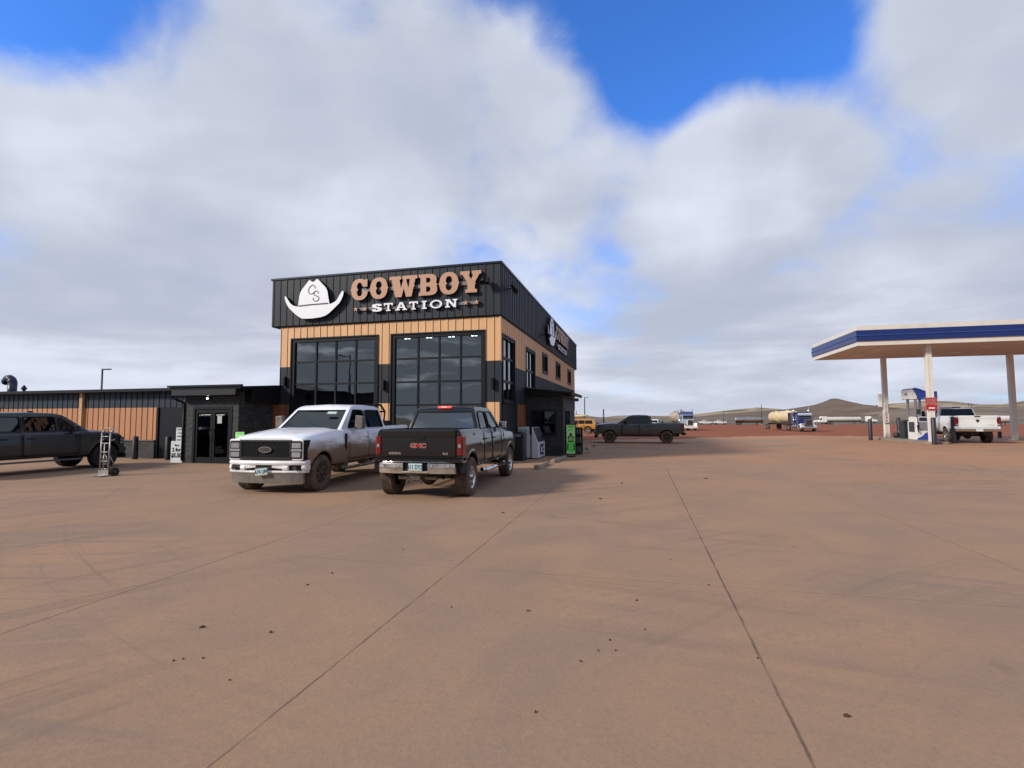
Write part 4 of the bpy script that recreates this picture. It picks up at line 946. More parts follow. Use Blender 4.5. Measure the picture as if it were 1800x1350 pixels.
    # mirrors
    if P.get('mirror'):
        ms, mx_ = P['mirror']
        for s in (1, -1):
            g = MB(); y0 = s*(cabw(belt+.1)); zc = belt+.16
            g.box(cf-.62, cf-.54, *sorted((y0-s*.02, y0+s*.16)), belt+.03, belt+.07)
            if ms == 'tow': g.box(cf-.62, cf-.54, *sorted((y0-s*.02, y0+s*.16)), belt+.18, belt+.21); g.prism([(y0+s*.13, belt-.02), (y0+s*.36, belt+.0), (y0+s*.37, belt+.33), (y0+s*.17, belt+.36)], cf-.66, cf-.50, 'x', 1)
            else: g.prism([(y0+s*.08, belt+.0), (y0+s*.29, belt+.03), (y0+s*.29, belt+.20), (y0+s*.10, belt+.21)], cf-.66, cf-.52, 'x', 1)
            g.build('mirror', [black, mx_], T, .02)
    T['_x'] = 0; del T['_x']
    return T, dict(xf=xf, xr=xr, hw=hw, yside=yside, ztop=ztop, cabw=cabw, cf=cf, cr=cr, belt=belt, roof=roof, rr=rr_, rf=rf, patch=patch, sill=sill, railz=railz, rx=rx, plan=plan)
def rrect(x0, x1, y0, y1, r=.03, n=3):
    out = []
    for cx, cy, a in ((x1-r, y1-r, 0), (x0+r, y1-r, 90), (x0+r, y0+r, 180), (x1-r, y0+r, 270)):
        for i in range(n+1): t = R(a+90*i/n); out.append((cx+r*math.cos(t), cy+r*math.sin(t)))
    return out
red_lens = mat('red_lens', (.19, .004, .007), .15, col2=(.12, .003, .005), coat=.5)
clear_lens = mat('clear_lens', (.38, .39, .41), .1, .3, col2=(.30, .31, .33), scale=20, coat=.8)
dark_lens = mat('smoked_lens', (.05, .05, .055), .1, .2, coat=.6)
plate_m = mat('pale_blue_plate', (.38, .60, .68), .45, col2=(.50, .66, .66), scale=3)
plate_ink = mat('plate_ink', (.02, .03, .09), .5)
def plate(T, M_, txt, nm='license_plate'):
    me = shape_mesh([rrect(-.152, .152, -.076, .076, .015)], .003); me.transform(M_); o = mesh_obj(me, nm, [plate_m], T)
    text_obj(txt, .125, 'plate_characters', plate_ink, o, M_ @ Matrix.Translation((0, -.005, .004)), .002, bold=.003, sx=.72)
    me = shape_mesh([[(-.14, -.07), (.14, -.07), (.14, -.058), (-.14, -.058)]], .001); me.transform(M_ @ Matrix.Translation((0, 0, .004))); mesh_obj(me, 'plate_stripe', [mat('plate_gold', (.55, .42, .12), .5)], o); return o
def faceF(x, y, z): return Matrix.Translation((x, y, z)) @ Matrix.Rotation(R(90), 4, 'Z') @ Matrix.Rotation(R(90), 4, 'X')   # seen from the front (+x)
def faceR(x, y, z): return Matrix.Translation((x, y, z)) @ Matrix.Rotation(R(-90), 4, 'Z') @ Matrix.Rotation(R(90), 4, 'X')  # seen from the rear (-x)
def faceL(x, y, z): return Matrix.Translation((x, y, z)) @ Matrix.Rotation(R(180), 4, 'Z') @ Matrix.Rotation(R(90), 4, 'X')
def tailgate(T, K, P, paint, zb, emb=None):
    xr, hw, rz = K['xr'], K['hw'], K['railz']; y = hw-.165
    g = MB(); g.box(xr-.004, xr+.01, -y-.012, y+.012, zb-.012, rz-.012); g.build('tailgate_gap', black, T)
    g = MB(); g.prism([(xr-.020, zb), (xr-.028, zb+.12), (xr-.022, rz-.17), (xr-.034, rz-.13), (xr-.036, rz-.03), (xr-.022, rz+.0), (xr+.06, rz+.012), (xr+.06, zb)], -y, y, 'y'); tg = g.build('tailgate', paint, T, .008)
    return tg, y
def rear_lights(T, K, z0, z1, y0, y1, mats=None, split=None):
    xr = K['xr']; hw = K['hw']
    for s in (1, -1):
        g = MB(); p = [(xr-.025, y0), (xr-.030, y1-.05), (xr-.01, y1-.012), (xr+.16, y1+.006), (xr+.16, y1-.05), (xr+.02, y0)]
        g.prism([(a, s*b) for a, b in p], z0, z1, 'z')
        o = g.build('tail_light', red_lens, T, .012)
        if split:
            g = MB(); a, b = split; g.box(xr-.036, xr-.02, *sorted((s*(y0+.03), s*(y1-.05))), a, b); g.build('reversing_lens', clear_lens, o, .005)
BK = MUD
# ---- white crew cab with mud up its sides, facing the camera
muddy = (.24, .148, .084)
white_mud = mat('white_paint_muddy', (.88, .89, .92), .28, col2=(.84, .85, .87), scale=3, coat=.7, mud=(1.08, .18, muddy, .98))
white_front = mat('white_bumper_paint', (.86, .87, .89), .35, col2=(.74, .73, .70), scale=5, coat=.4, mud=(.50, .10, (.3, .25, .2), .6))
tyre_mud = mat('mud_caked_tyre', (.155, .11, .07), .95, col2=(.07, .052, .038), scale=8, bump=.5)
rim_mud = mat('mud_caked_rim', (.045, .034, .026), .8, col2=(.12, .08, .052), scale=14)
def winp(x0, x1, z0, z1, slf=0., slr=0., r=.03): # polygon: front x1 at base, slopes by slf at the top
    return [(x0+.01, z0), (x1-.02, z0), (x1, z0+.03), (x1-slf, z1-.03), (x1-slf-.04, z1), (x0+slr+.04, z1), (x0+slr, z1-.04), (x0-.0, z0+.03)]
P1 = dict(key='f', ftaper=.11, wb=4.06, fo=.66, ro=1.28, w=2.03, r=.425, tw=.28, rim=.245, spokes=8, sw=(.03, .045), rimmat=rim_mud, tyremat=tyre_mud, hd=1, sill=.58, belt=1.42, roof=2.06, rail=1.46,
          cab=(1.12, .34, -1.40, -1.60), hood=(1.24, 1.40), nose=.06, fbot=.74, rbot=.8, paint=white_mud, mirror=('tow', mat('mirror_grey', (.17, .15, .13), .5, col2=(.10, .085, .07))),
          win=[winp(-.24, .72, 1.45, 1.93, .42, 0), winp(-1.40, -.36, 1.45, 1.93, .04, .12)], glass=[glassc, glassp], doors=[(-.32, .80), (-1.38, -.34)], pillar_lines=[-.30], seats=(-.05, -1.05), archmat=white_mud, lip=.05, tumble=.15)
T, K = vehicle('pickup_truck', 'white crew cab pickup with brown mud up its doors, nose toward the camera', 'pickup truck', (-8.40, 12.74, 0), -86.5, P1, 'pickup trucks parked by the shop')
xf = K['xf']; hw = K['hw']
g = MB(); g.box(xf-.02, xf+.035, -.60, .60, .80, 1.20); g.build('grille_backing', black, T)
g = MB()
gm = mat('dark_grille', (.018, .019, .021), .4, .1)
for z0, z1 in ((1.175, 1.215), (.795, .835)): g.box(xf+.02, xf+.075, -.64, .64, z0, z1)
g.box(xf+.02, xf+.07, .60, .64, .835, 1.175); g.box(xf+.02, xf+.07, -.64, -.60, .835, 1.175)
for j in range(7):
    for i in range(13):
        y = -.585+i*.0965+(j % 2)*.048; z = .855+j*.05
        if y > .58 or (abs(y) < .19 and abs(z-1.0) < .10): continue
        hexp = [(y+.045*math.cos(R(60*k)), z+.024*math.sin(R(60*k))) for k in range(6)]; hi = [(y+.032*math.cos(R(60*k)), z+.015*math.sin(R(60*k))) for k in range(6)]
        vs = [(xf+.06, *p) for p in hexp]+[(xf+.06, *p) for p in hi]+[(xf+.035, *p) for p in hi]
        g.add(vs, [(k, (k+1) % 6, (k+1) % 6+6, k+6) for k in range(6)]+[(k+6, (k+1) % 6+6, (k+1) % 6+12, k+12) for k in range(6)])
g.build('grille', gm, T)
g = MB(); g.v = []; el = lambda a, b, n=28: [(a*math.cos(2*PI*i/n), 1.0+b*math.sin(2*PI*i/n)) for i in range(n)]
g.prism(el(.165, .068), xf+.05, xf+.085, 'x', 0); e = g.build('emblem', chrome, T); g = MB(); g.prism(el(.148, .054), xf+.084, xf+.089, 'x'); g.build('emblem_face', mat('emblem_dark', (.03, .03, .035), .4, col2=(.07, .06, .05)), e)
for s in (1, -1):
    g = MB(); g.prism([(s*y, z) for y, z in rrect(.64, .925, .765, 1.235, .045)], xf-.10, xf+.05, 'x'); hl = g.build('headlight', white_front, T, .012)
    g = MB(); g.prism([(s*y, z) for y, z in rrect(.645, .905, .80, 1.195, .03)], xf+.05, xf+.062, 'x'); g.prism([(s*.928, .77), (s*.94, .77), (s*.94, 1.21), (s*.928, 1.21)], xf-.22, xf+.03, 'x'); g.build('lamp_bezel', black, hl)
    g = MB()
    for z0, z1 in ((.835, .945), (1.035, 1.155)): g.prism([(s*y, z) for y, z in rrect(.66, .875, z0, z1, .02)], xf+.06, xf+.072, 'x')
    g.build('lens', clear_lens, hl)
    g = MB(); g.prism([(s*y, z) for y, z in rrect(.645, .90, .965, 1.015, .012)], xf+.06, xf+.075, 'x'); g.build('lamp_bar', mat('grey_bezel', (.28, .29, .30), .4), hl)
# bumper
def curvebar(g, y0, y1, z0, z1, x, th, bow=.17, n=14, m=0):
    vs = []
    for i in range(n+1):
        y = y0+(y1-y0)*i/n; b = -bow*(abs(y)/hw)**3
        vs += [(x+b, y, z0), (x+b+.02, y, (z0+z1)/2), (x+b, y, z1), (x+b-th, y, z1), (x+b-th, y, z0)]
    g.add(vs, [(i*5+j, (i+1)*5+j, (i+1)*5+(j+1) % 5, i*5+(j+1) % 5) for i in range(n) for j in range(5)]+[(0, 1, 2, 3, 4), tuple(n*5+k for k in (4, 3, 2, 1, 0))], m, False)
g = MB(); X = xf+.13
curvebar(g, -.96, .96, .655, .755, X, .22)
curvebar(g, -.945, .945, .475, .535, X, .20)
for a, b in ((-.96, -.88), (-.60, -.47), (.47, .60), (.88, .96)): curvebar(g, a, b, .535, .655, X, .2, n=3)
for s in (1, -1):
    for k in range(6):
        g.box(X-.14-.05*k*.3, X-.02, *sorted((s*(.2+k*.05), s*(.255+k*.05))), .595-.005*k, .656)
g.build('bumper', white_front, T, .014)
g = MB(); curvebar(g, -.93, .93, .53, .66, X-.05, .12); g.box(X-.10, X-.035, -.2, .2, .47, .66); g.build('bumper_inlay', black, T)
for s in (1, -1): g = MB(); g.cyl((X-.06, s*.76, .595), (X-.018, s*.76, .595), .042, n=14); g.build('fog_lamp', dark_lens, T)
g = MB()
n_ = 14; vs = []
for i in range(n_+1):
    y = -.90+1.80*i/n_; b = -.17*(abs(y)/hw)**3
    vs += [(X-.01+b, y, .475), (X-.05+b, y, .25), (X-.10+b, y, .25), (X-.08+b, y, .475)]
g.add(vs, [(i*4+j, (i+1)*4+j, (i+1)*4+(j+1) % 4, i*4+(j+1) % 4) for i in range(n_) for j in range(4)]+[(0, 1, 2, 3), tuple(n_*4+k for k in (3, 2, 1, 0))]); g.build('air_dam', mat('grey_plastic_dirty', (.13, .125, .12), .8, col2=(.22, .18, .145), scale=6, bump=.2), T)
for s in (1, -1): g = MB(); g.cyl((X-.01, s*.35, .44), (X+.05, s*.35, .44), .03, n=8); g.box(X-.02, X+.03, s*.35-.03, s*.35+.03, .40, .52)
plate(T, faceF(X+.055, .0, .515) @ Matrix.Rotation(R(5), 4, 'Z'), 'A74 UPP')
# hood crease lines, scoops, step, fender vent, wipers
g = MB()
for s in (1, -1): g.prism([(xf-.35, s*.52), (xf-.9, s*.60), (1.3, s*.66), (1.3, s*.67), (xf-.9, s*.615), (xf-.35, s*.535)], 1.315, 1.33, 'z')
for s in (1, -1):
    vs = []
    for x, y, w in ((xf-.30, .50, .006), (xf-.6, .56, .02), (xf-.95, .60, .024), (1.32, .64, .02)):
        z = K['ztop'](x)+.045
        for q in (-w, 0, w): vs.append((x, s*(y+q), z+(.022 if q == 0 else -.004)))
    g = MB(); g.add(vs, [(i*3+j, i*3+j+1, (i+1)*3+j+1, (i+1)*3+j) for i in range(3) for j in range(2)], 0, True); g.build('hood_crease', white_mud, T)
g = MB(); g.prism([(xf-1.75, .03), (xf-1.50, .03)] if 0 else rrect(1.02, 1.30, -.80, .80, .05), 1.435, 1.447, 'z'); g.build('cowl', black, T)
for s in (1, -1):
    g = MB(); x0 = .92; g.prism([(x0, 1.30), (x0+.10, 1.32), (x0+.13, 1.02), (x0+.06, .88), (x0+.02, .95)], s*(K['yside'](x0, 1.1)-.01), s*(K['yside'](x0, 1.1)+.018), 'y'); g.build('fender_vent', black, T, .008)
    g = MB(); g.tube([(1.15, s*1.0, .47), (1.0, s*1.02, .44), (-1.55, s*1.02, .44), (-1.7, s*1.0, .47)], .042, n=8); 
    for x in (.9, -.3, -1.4): g.box(x-.04, x+.04, *sorted((s*.7, s*1.0)), .45, .58)
    g.build('running_board', mat('muddy_step', (.10, .07, .045), .8, col2=(.22, .18, .14), scale=7), T)
g = MB()
for y in (-.15, .55): g.tube([(1.22, y, 1.45), (1.05, y-.5, 1.56)], .008, n=5)
g.build('wiper', black, T)
g = MB(); g.add([(.62, .55, 1.875), (.62, .30, 1.88), (.70, .29, 1.82), (.70, .56, 1.815)], [(0, 1, 2, 3)]); g.build('windshield_sticker', mat('pale_sticker', (.5, .62, .55), .6), T)
g = MB(); g.box(1.02-.30, 1.0, .05, .62, 1.465, 1.475); g.build('dash_papers', mat('paper', (.6, .62, .62), .8), T)
g = MB()  # black rack behind the cab
for s in (1, -1): g.tube([(-1.74, s*.78, 1.45), (-1.80, s*.80, 1.9), (-1.62, s*.74, 2.10), (-1.2, s*.72, 2.115)], .03); 
g.tube([(-1.80, -.8, 1.9), (-1.80, .8, 1.9)], .025); g.tube([(-1.62, -.74, 2.10), (-1.62, .74, 2.10)], .025)
g.build('headache_rack', black, T)
g = MB(); g.box(K['xr']+.12, -1.95, -hw+.17, hw-.17, 1.34, 1.44); g.box(-2.5, -2.1, -.75, .75, 1.44, 1.62); g.build('bed_toolbox', black, T, .02)
tg, yy = tailgate(T, K, P1, white_mud, .84)
rear_lights(T, K, 1.0, 1.38, .80, 1.0)
# ---- black double cab seen from behind
blackp = mat('black_paint_dusty', (.006, .007, .008), .16, col2=(.009, .009, .010), scale=3, coat=.35, mud=(.34, .26, (.070, .050, .034), .8))
tyre_tan = mat('dusty_tread', (.13, .082, .052), .95, col2=(.055, .040, .030), scale=9, bump=.5)
P2 = dict(key='g', wb=3.92, fo=.98, ro=.64, w=1.97, r=.425, tw=.27, rim=.245, spokes=5, sw=(.05, .07), rimmat=chrome, tyremat=tyre_tan, hd=1, sill=.60, belt=1.40, roof=1.98, rail=1.45,
          cab=(1.25, .55, -1.00, -1.14), hood=(1.28, 1.38), nose=.08, fbot=.74, rbot=.86, paint=blackp, mirror=('std', chrome), inset=.0,
          win=[winp(-.06, .88, 1.44, 1.86, .44, 0), winp(-.92, -.18, 1.44, 1.86, .02, .10)], glass=[glassc, glassp], rearglass=glass_mat('tinted_rear_glass', (.4, .42, .5), .12, .02, .9, .30), doors=[(-.14, .92), (-.92, -.16)], pillar_lines=[-.12], seats=(.2, -.5), handle=blackp, lip=.05, tumble=.17, gap=.09)
T, K = vehicle('pickup_truck', 'black pickup seen from behind with red tail lights and chrome bumper', 'pickup truck', (-4.64, 12.70, 0), 92.0, P2, 'pickup trucks parked by the shop')
xr, hw = K['xr'], K['hw']
tg, ty = tailgate(T, K, P2, blackp, .89)
g = MB(); g.prism([(y, z) for y, z in rrect(-.13, .13, 1.235, 1.315, .02)], xr-.040, xr-.022, 'x'); g.build('handle', black, tg)
emb_red = mat('emblem_red', (.50, .02, .02), .3, coat=.5)
M_ = faceR(xr-.030, 0, 1.115)
text_obj('GMC', .125, 'emblem', chrome, tg, M_, .006, bold=.009, sx=1.30, space=.95); text_obj('GMC', .125, 'emblem_face', emb_red, tg, faceR(xr-.036, 0, 1.115), .002, bold=.001, sx=1.30, space=.98)
text_obj('SIERRA', .065, 'badge', chrome, tg, faceR(xr-.031, .52, .955), .003, bold=.003, sx=1.25, space=1.1); text_obj('SLE', .06, 'badge', chrome, tg, faceR(xr-.031, -.60, .955), .003, bold=.003, sx=1.25)
rear_lights(T, K, .92, 1.315, .85, .985, split=(1.08, 1.15))
g = MB(); nb = 14
def rbar(g, y0, y1, z0, z1, x, th, bow=.12, n=8):
    vs = []
    for i in range(n+1):
        y = y0+(y1-y0)*i/n; b = bow*(abs(y)/hw)**3
        vs += [(x+b, y, z0), (x+b-.03, y, z0+(z1-z0)*.6), (x+b-.02, y, z1), (x+b+th, y, z1), (x+b+th, y, z0)]
    g.add(vs, [(i*5+j, (i+1)*5+j, (i+1)*5+(j+1) % 5, i*5+(j+1) % 5) for i in range(n) for j in range(5)]+[(0, 1, 2, 3, 4), tuple(n*5+k for k in (4, 3, 2, 1, 0))])
bx = xr-.16
rbar(g, -.84, -.27, .545, .765, bx, .20); rbar(g, .27, .84, .545, .765, bx, .20); rbar(g, -.28, .28, .545, .60, bx, .20)
bump_m = mat('chrome_bumper_dusty', (.62, .60, .58), .2, 1., col2=(.42, .36, .31), scale=4, mud=(.62, .12, (.30, .22, .16), .75))
g.build('bumper', bump_m, T, .012)
g = MB(); rbar(g, -1.0, 1.0, .775, .80, bx-.012, .22); g.build('bumper_lip', bump_m, T, .004)
g = MB(); g.prism([(y, z) for y, z in ((-1.0, .80), (1.0, .80), (.97, .85), (-.97, .85))], bx+.0, xr+.05, 'x'); g.box(bx+.03, bx+.1, -.27, .27, .60, .775)
for s in (1, -1): g.prism([(bx+.14, s*.845), (bx+.13, s*.99), (xr+.28, s*1.0), (xr+.28, s*.90)], .56, .775, 'z')
g.build('step_pad', black, T)
for y in (-.72, -.36, .36, .72): g = MB(); g.cyl((bx-.04, y, .715), (bx+.02, y, .715), .016, n=8); g.build('sensor', mat('pale_plastic', (.55, .52, .5), .5), T)
plate(T, faceR(bx-.02, 0, .685), '611 DYZ')
g = MB(); g.box(bx+.0, bx+.35, -.045, .045, .40, .49); g.box(bx-.05, bx+.03, -.11, .11, .42, .50); g.tube([(bx-.02, -.12, .46), (bx-.05, -.15, .36), (bx+.05, -.10, .34)], .012); g.tube([(bx-.02, .13, .46), (bx-.02, .16, .34)], .012); g.box(bx+.1, bx+.22, -.42, .42, .42, .49); g.build('tow_hitch', mat('rusty_hitch', (.035, .027, .024), .7, col2=(.10, .06, .04), scale=12), T)
g = MB(); g.cyl((bx+.15, -.55, .47), (bx+.6, -.55, .50), .045, .045, n=14, cap=False); g.build('exhaust_pipe', steel, T)
third = mat('lit_brake_lamp', (.5, .04, .03), .3, emit=((1, .12, .08), .7))
g = MB(); g.prism([(y, z) for y, z in rrect(-.16, .16, 1.935, 1.985, .02)], K['rr']-.02, K['rr']+.10, 'x'); o = g.build('brake_lamp', third, T); g = MB(); g.prism([(y, z) for y, z in rrect(-.07, .07, 1.945, 1.975, .01)], K['rr']-.026, K['rr']-.018, 'x'); g.build('cargo_lens', mat('pale_lens', (.8, .75, .75), .2), o)
for s in (1, -1):
    g = MB(); g.tube([(1.05, s*.98, .50), (.9, s*1.03, .47), (-1.0, s*1.03, .47), (-1.15, s*.98, .50)], .05, n=10); g.build('running_board', chrome, T)
    M2 = faceL(-1.62, 0, 0) if s > 0 else None
    text_obj('4X4', .07, 'badge', chrome, T, (faceL(-1.72, K['yside'](-1.7, 1.34)+.012, 1.34) if s > 0 else face_front(-1.72, -K['yside'](-1.7, 1.34)-.012, 1.34)), .002, bold=.003)
g = MB(); g.box(xf-.3, xf-.28, -.1, .1, 1.2, 1.22)
# ---- dark grey crew cab seen from its left side
greyp = mat('dark_grey_paint_muddy', (.040, .046, .050), .35, col2=(.052, .058, .060), scale=2.5, coat=.3, mud=(.92, .42, (.125, .090, .062), .72))
P3 = dict(key='s', wb=3.60, fo=.88, ro=1.05, w=2.02, r=.405, tw=.27, rim=.235, spokes=6, rimmat=rim_mud, tyremat=tyre_mud, sill=.52, belt=1.28, roof=1.82, rail=1.29,
          cab=(1.36, .58, -.80, -.94), hood=(1.17, 1.27), nose=.05, fbot=.62, rbot=.66, paint=greyp, mirror=('std', black),
          win=[winp(.04, .98, 1.31, 1.72, .46, 0), winp(-.76, -.08, 1.31, 1.72, .02, .08)], glass=[glassp, glassp], doors=[(-.04, 1.02), (-.80, -.06)], pillar_lines=[-.02], seats=(.2, -.5), handle=black, lip=.05, archmat=greyp, tumble=.14)
T, K = vehicle('pickup_truck', 'dark grey muddy pickup seen side on beyond the shop, facing left', 'pickup truck', (-.22, 35.35, 0), 180.5, P3, 'pickup trucks parked by the shop')
xf, xr, hw = K['xf'], K['xr'], K['hw']
def generic_front(T, K, bump, z=(.62, 1.12), lens=clear_lens):
    xf, hw = K['xf'], K['hw']; z0, z1 = z
    g = MB(); g.prism([(y, q) for y, q in rrect(-.62, .62, z0+.10, z1, .04)], xf-.02, xf+.05, 'x')
    g.build('grille', gm, T, .01)
    for s in (1, -1):
        g = MB(); p = [(xf+.035, .63), (xf+.02, hw*.90), (xf-.22, hw*.985), (xf-.22, hw*.90), (xf-.05, .63)]
        g.prism([(a, s*b) for a, b in p], z1-.26, z1-.01, 'z'); hl = g.build('headlight', black, T, .012)
        g = MB()
        for u0, u1 in ((z1-.235, z1-.15), (z1-.125, z1-.04)): 
            p = [(xf+.045, .66), (xf+.030, hw*.905), (xf-.17, hw*.995), (xf-.17, hw*.95), (xf-.0, .66)]; g.prism([(a, s*b) for a, b in p], u0, u1, 'z')
        g.build('lens', lens, hl)
    g = MB(); vs = []; n = 12
    for i in range(n+1):
        y = -hw*.985+2*hw*.985*i/n; b = -.13*(abs(y)/hw)**3; vs += [(xf+.13+b, y, z0-.14), (xf+.17+b, y, z0), (xf+.15+b, y, z0+.10), (xf-.06+b, y, z0+.10), (xf-.06+b, y, z0-.14)]
    g.add(vs, [(i*5+j, (i+1)*5+j, (i+1)*5+(j+1) % 5, i*5+(j+1) % 5) for i in range(n) for j in range(5)]+[(0, 1, 2, 3, 4), tuple(n*5+k for k in (4, 3, 2, 1, 0))]); g.build('bumper', bump, T, .02)
    g = MB(); g.box(xf-.05, xf+.10, -hw*.92, hw*.92, z0-.30, z0-.14); g.build('air_dam', black, T, .02)
def generic_rear(T, K, P, bump, z0, lz=None):
    xr, hw = K['xr'], K['hw']; tg, y = tailgate(T, K, P, P['paint'], z0+.05); lz = lz or (z0+.12, K['railz']-.08)
    rear_lights(T, K, lz[0], lz[1], hw-.20, hw, split=((lz[0]+.04, lz[0]+.12)))
    g = MB()
    vs = []; n = 12
    for i in range(n+1):
        yy = -hw*.985+2*hw*.985*i/n; b = .10*(abs(yy)/hw)**3; vs += [(xr-.16+b, yy, z0-.16), (xr-.19+b, yy, z0-.04), (xr-.17+b, yy, z0), (xr+.05+b, yy, z0), (xr+.05+b, yy, z0-.16)]
    g.add(vs, [(i*5+j, (i+1)*5+j, (i+1)*5+(j+1) % 5, i*5+(j+1) % 5) for i in range(n) for j in range(5)]+[(0, 1, 2, 3, 4), tuple(n*5+k for k in (4, 3, 2, 1, 0))]); g.build('rear_bumper', bump, T, .02)
    return tg
generic_front(T, K, greyp, (.66, 1.16)); generic_rear(T, K, P3, black, .70)
# ---- dark green crew cab at the left edge, nose to the low building
greenp = mat('dark_green_black_paint', (.016, .020, .018), .28, col2=(.020, .022, .020), scale=2, coat=.35, mud=(.85, .5, (.045, .034, .026), .8))
P4 = dict(key='r', wb=3.66, fo=.66, ro=1.0, w=2.02, r=.425, tw=.28, rim=.24, spokes=6, rimmat=mat('dark_rim', (.03, .03, .03), .4), tyremat=mat('black_tyre', (.018, .016, .015), .9), sill=.50, belt=1.30, roof=1.90, rail=1.36,
          cab=(1.36, .58, -1.30, -1.42), hood=(1.14, 1.27), nose=.12, fbot=.60, rbot=.7, paint=greenp, mirror=('std', greenp), inset=.02,
          win=[winp(.42, .98, 1.33, 1.74, .46, 0), winp(-.52, .34, 1.33, 1.78, .02, .0), winp(-1.24, -.62, 1.33, 1.78, .02, .10)], glass=[glassc, glassp, glassc], doors=[(-.57, 1.0), (-1.26, -.59)], pillar_lines=[-.57], seats=(.0, -.95), handle=black, tumble=.16, gap=.09)
T, K = vehicle('pickup_truck', 'very dark green pickup cut by the left edge, nose to the low building', 'pickup truck', (-19.32, 12.40, 0), 86.5, P4, 'pickup trucks parked by the shop')
generic_front(T, K, greenp, (.62, 1.06)); generic_rear(T, K, P4, chrome, .74)
for s in (1, -1):
    g = MB(); g.box(-1.35, 1.05, *sorted((s*.90, s*1.06)), .36, .41)
    g.build('running_board', mat('worn_step', (.10, .10, .095), .6), T, .01)
g = MB(); g.ball((.10, 0, 1.93), .10, .06, .05); g.build('roof_beacon', black, T)
# ---- white pickup fuelling under the canopy
whitep = mat('white_paint_clean', (.72, .75, .74), .3, col2=(.66, .68, .67), scale=2.5, coat=.6, mud=(.62, .22, (.20, .15, .11), .8))
P5 = dict(P1, key='w', w=2.02, r=.42, rimmat=steel, tyremat=rubber, paint=whitep, archmat=whitep, sill=.60, belt=1.44, roof=2.04, rail=1.50, cab=(1.30, .5, -.70, -.84), win=[winp(-.36, .80, 1.47, 1.92, .40, 0)], glass=[glassp], doors=[(-.42, .88)], pillar_lines=[-.42], seats=(.1,), hood=(1.26, 1.42), mirror=('tow', black), wb=3.7, ro=1.2, rearglass=glass_mat('black_glass', (.3, .3, .35), .08, .05, .5))
T, K = vehicle('pickup_truck', 'white pickup seen from behind beside the fuel pump under the canopy', 'pickup truck', (17.87, 36.02, 0), 84, P5)
T_ram = T; tg = generic_rear(T, K, P5, chrome, .82)
xr = K['xr']; emb = mat('emblem_black', (.02, .02, .025), .4)
g = MB(); g.prism([(-.07, 1.30), (.07, 1.30), (.075, 1.22), (.0, 1.12), (-.075, 1.22)], xr-.045, xr-.030, 'x'); g.build('emblem', emb, tg, .01)
g = MB(); g.prism([(y, z) for y, z in rrect(-.13, .13, 1.43, 1.49, .02)], xr-.045, xr-.03, 'x'); g.build('handle', black, tg)
text_obj('HEAVY DUTY', .045, 'badge', emb, tg, faceR(xr-.031, -.60, 1.0), .002)
g = MB(); me = None
plt = mat('pale_plate', (.60, .68, .66), .5); g.prism([(y, z) for y, z in rrect(-.15, .15, .67, .80, .01)], xr-.20, xr-.192, 'x'); g.build('license_plate', plt, T)
g = MB(); g.prism([(y, z) for y, z in rrect(-.20, .20, 1.96, 2.03, .02)], K['rr']-.02, K['rr']+.08, 'x'); g.build('brake_lamp', dark_lens, T)
generic_front(T, K, chrome, (.66, 1.2))
# ---- far vehicles
P6 = dict(P5, key='far', detail=0, cab=(1.1, .35, -1.4, -1.5), win=[winp(-.36, .66, 1.47, 1.90, .40, 0), winp(-1.24, -.46, 1.47, 1.90, .02, .08)], glass=[glassp, glassp], doors=[], tread=0)
T, K = vehicle('pickup_truck', 'far small white pickup, the right one of a pair nose to tail', 'pickup truck', (33.6, 240, 0), 0, P6, 'white pickups parked far across the dirt lot')
generic_rear(T, K, P6, black, .8)
far = T
c = copy_tree(far); c.location = (27.3, 237, zg(27, 237)); c.rotation_euler[2] = R(4); c['label'] = 'far small white pickup, the left one of a pair nose to tail'
c = copy_tree(far); c.location = (2.5, 96, zg(2.5, 96)); c.rotation_euler[2] = R(75); c['label'] = 'white pickup mostly hidden behind the bed of the dark grey pickup'
# yellow off-roader
yellow = mat('yellow_orange_paint', (.50, .23, .035), .35, col2=(.42, .19, .03), coat=.4, mud=(.60, .2, (.2, .1, .06), .7))
P7 = dict(key='y', wb=2.95, fo=.85, ro=.95, w=1.93, r=.41, tw=.26, rim=.22, spokes=6, rimmat=steel, tyremat=tyre_mud, sill=.52, belt=1.20, roof=1.85, bed=False,
          cab=(.75, .35, -2.20, -2.38), hood=(1.12, 1.18), nose=.04, fbot=.6, rbot=.6, paint=yellow, mirror=('std', black),
          win=[winp(-.20, .50, 1.24, 1.66, .16, 0), winp(-1.05, -.30, 1.24, 1.66, .0, 0), winp(-2.05, -1.15, 1.24, 1.66, .0, .06)], glass=[glassp]*3, doors=[(-.25, .62), (-1.08, -.27)], seats=(-.2,), handle=black, archmat=black, lip=.06)
T, K = vehicle('off_road_car', 'yellow boxy off-roader parked beyond the far corner of the building', 'car', (-7.9, 66, 0), 178, P7)
xr = K['xr']
g = MB(); g.lathe([(.0, -.22), (.3, -.22), (.38, -.20), (.38, -.05), (.3, -.02), (0, -.02)], 'x', n=24, c=(xr, 0, 1.05)); g.build('spare_wheel', tyre_mud, T)
for s in (1, -1): g = MB(); g.box(xr-.03, xr+.02, *sorted((s*.74, s*.88)), .92, 1.14); g.build('tail_light', red_lens, T, .01)
g = MB(); g.box(xr-.16, xr+.02, -.92, .92, .55, .72); g.build('rear_bumper', black, T, .02); generic_front(T, K, black, (.66, 1.08))
wr_ = MB(); 
for s in (1, -1): wr_.tube([(-2.1, s*.62, 1.88), (-2.1, s*.62, 1.95), (.3, s*.62, 1.95), (.3, s*.62, 1.88)], .02)
for x in (-1.9, -1.2, -.5, .2): wr_.tube([(x, -.62, 1.95), (x, .62, 1.95)], .02)
wr_.build('roof_rack', black, T)
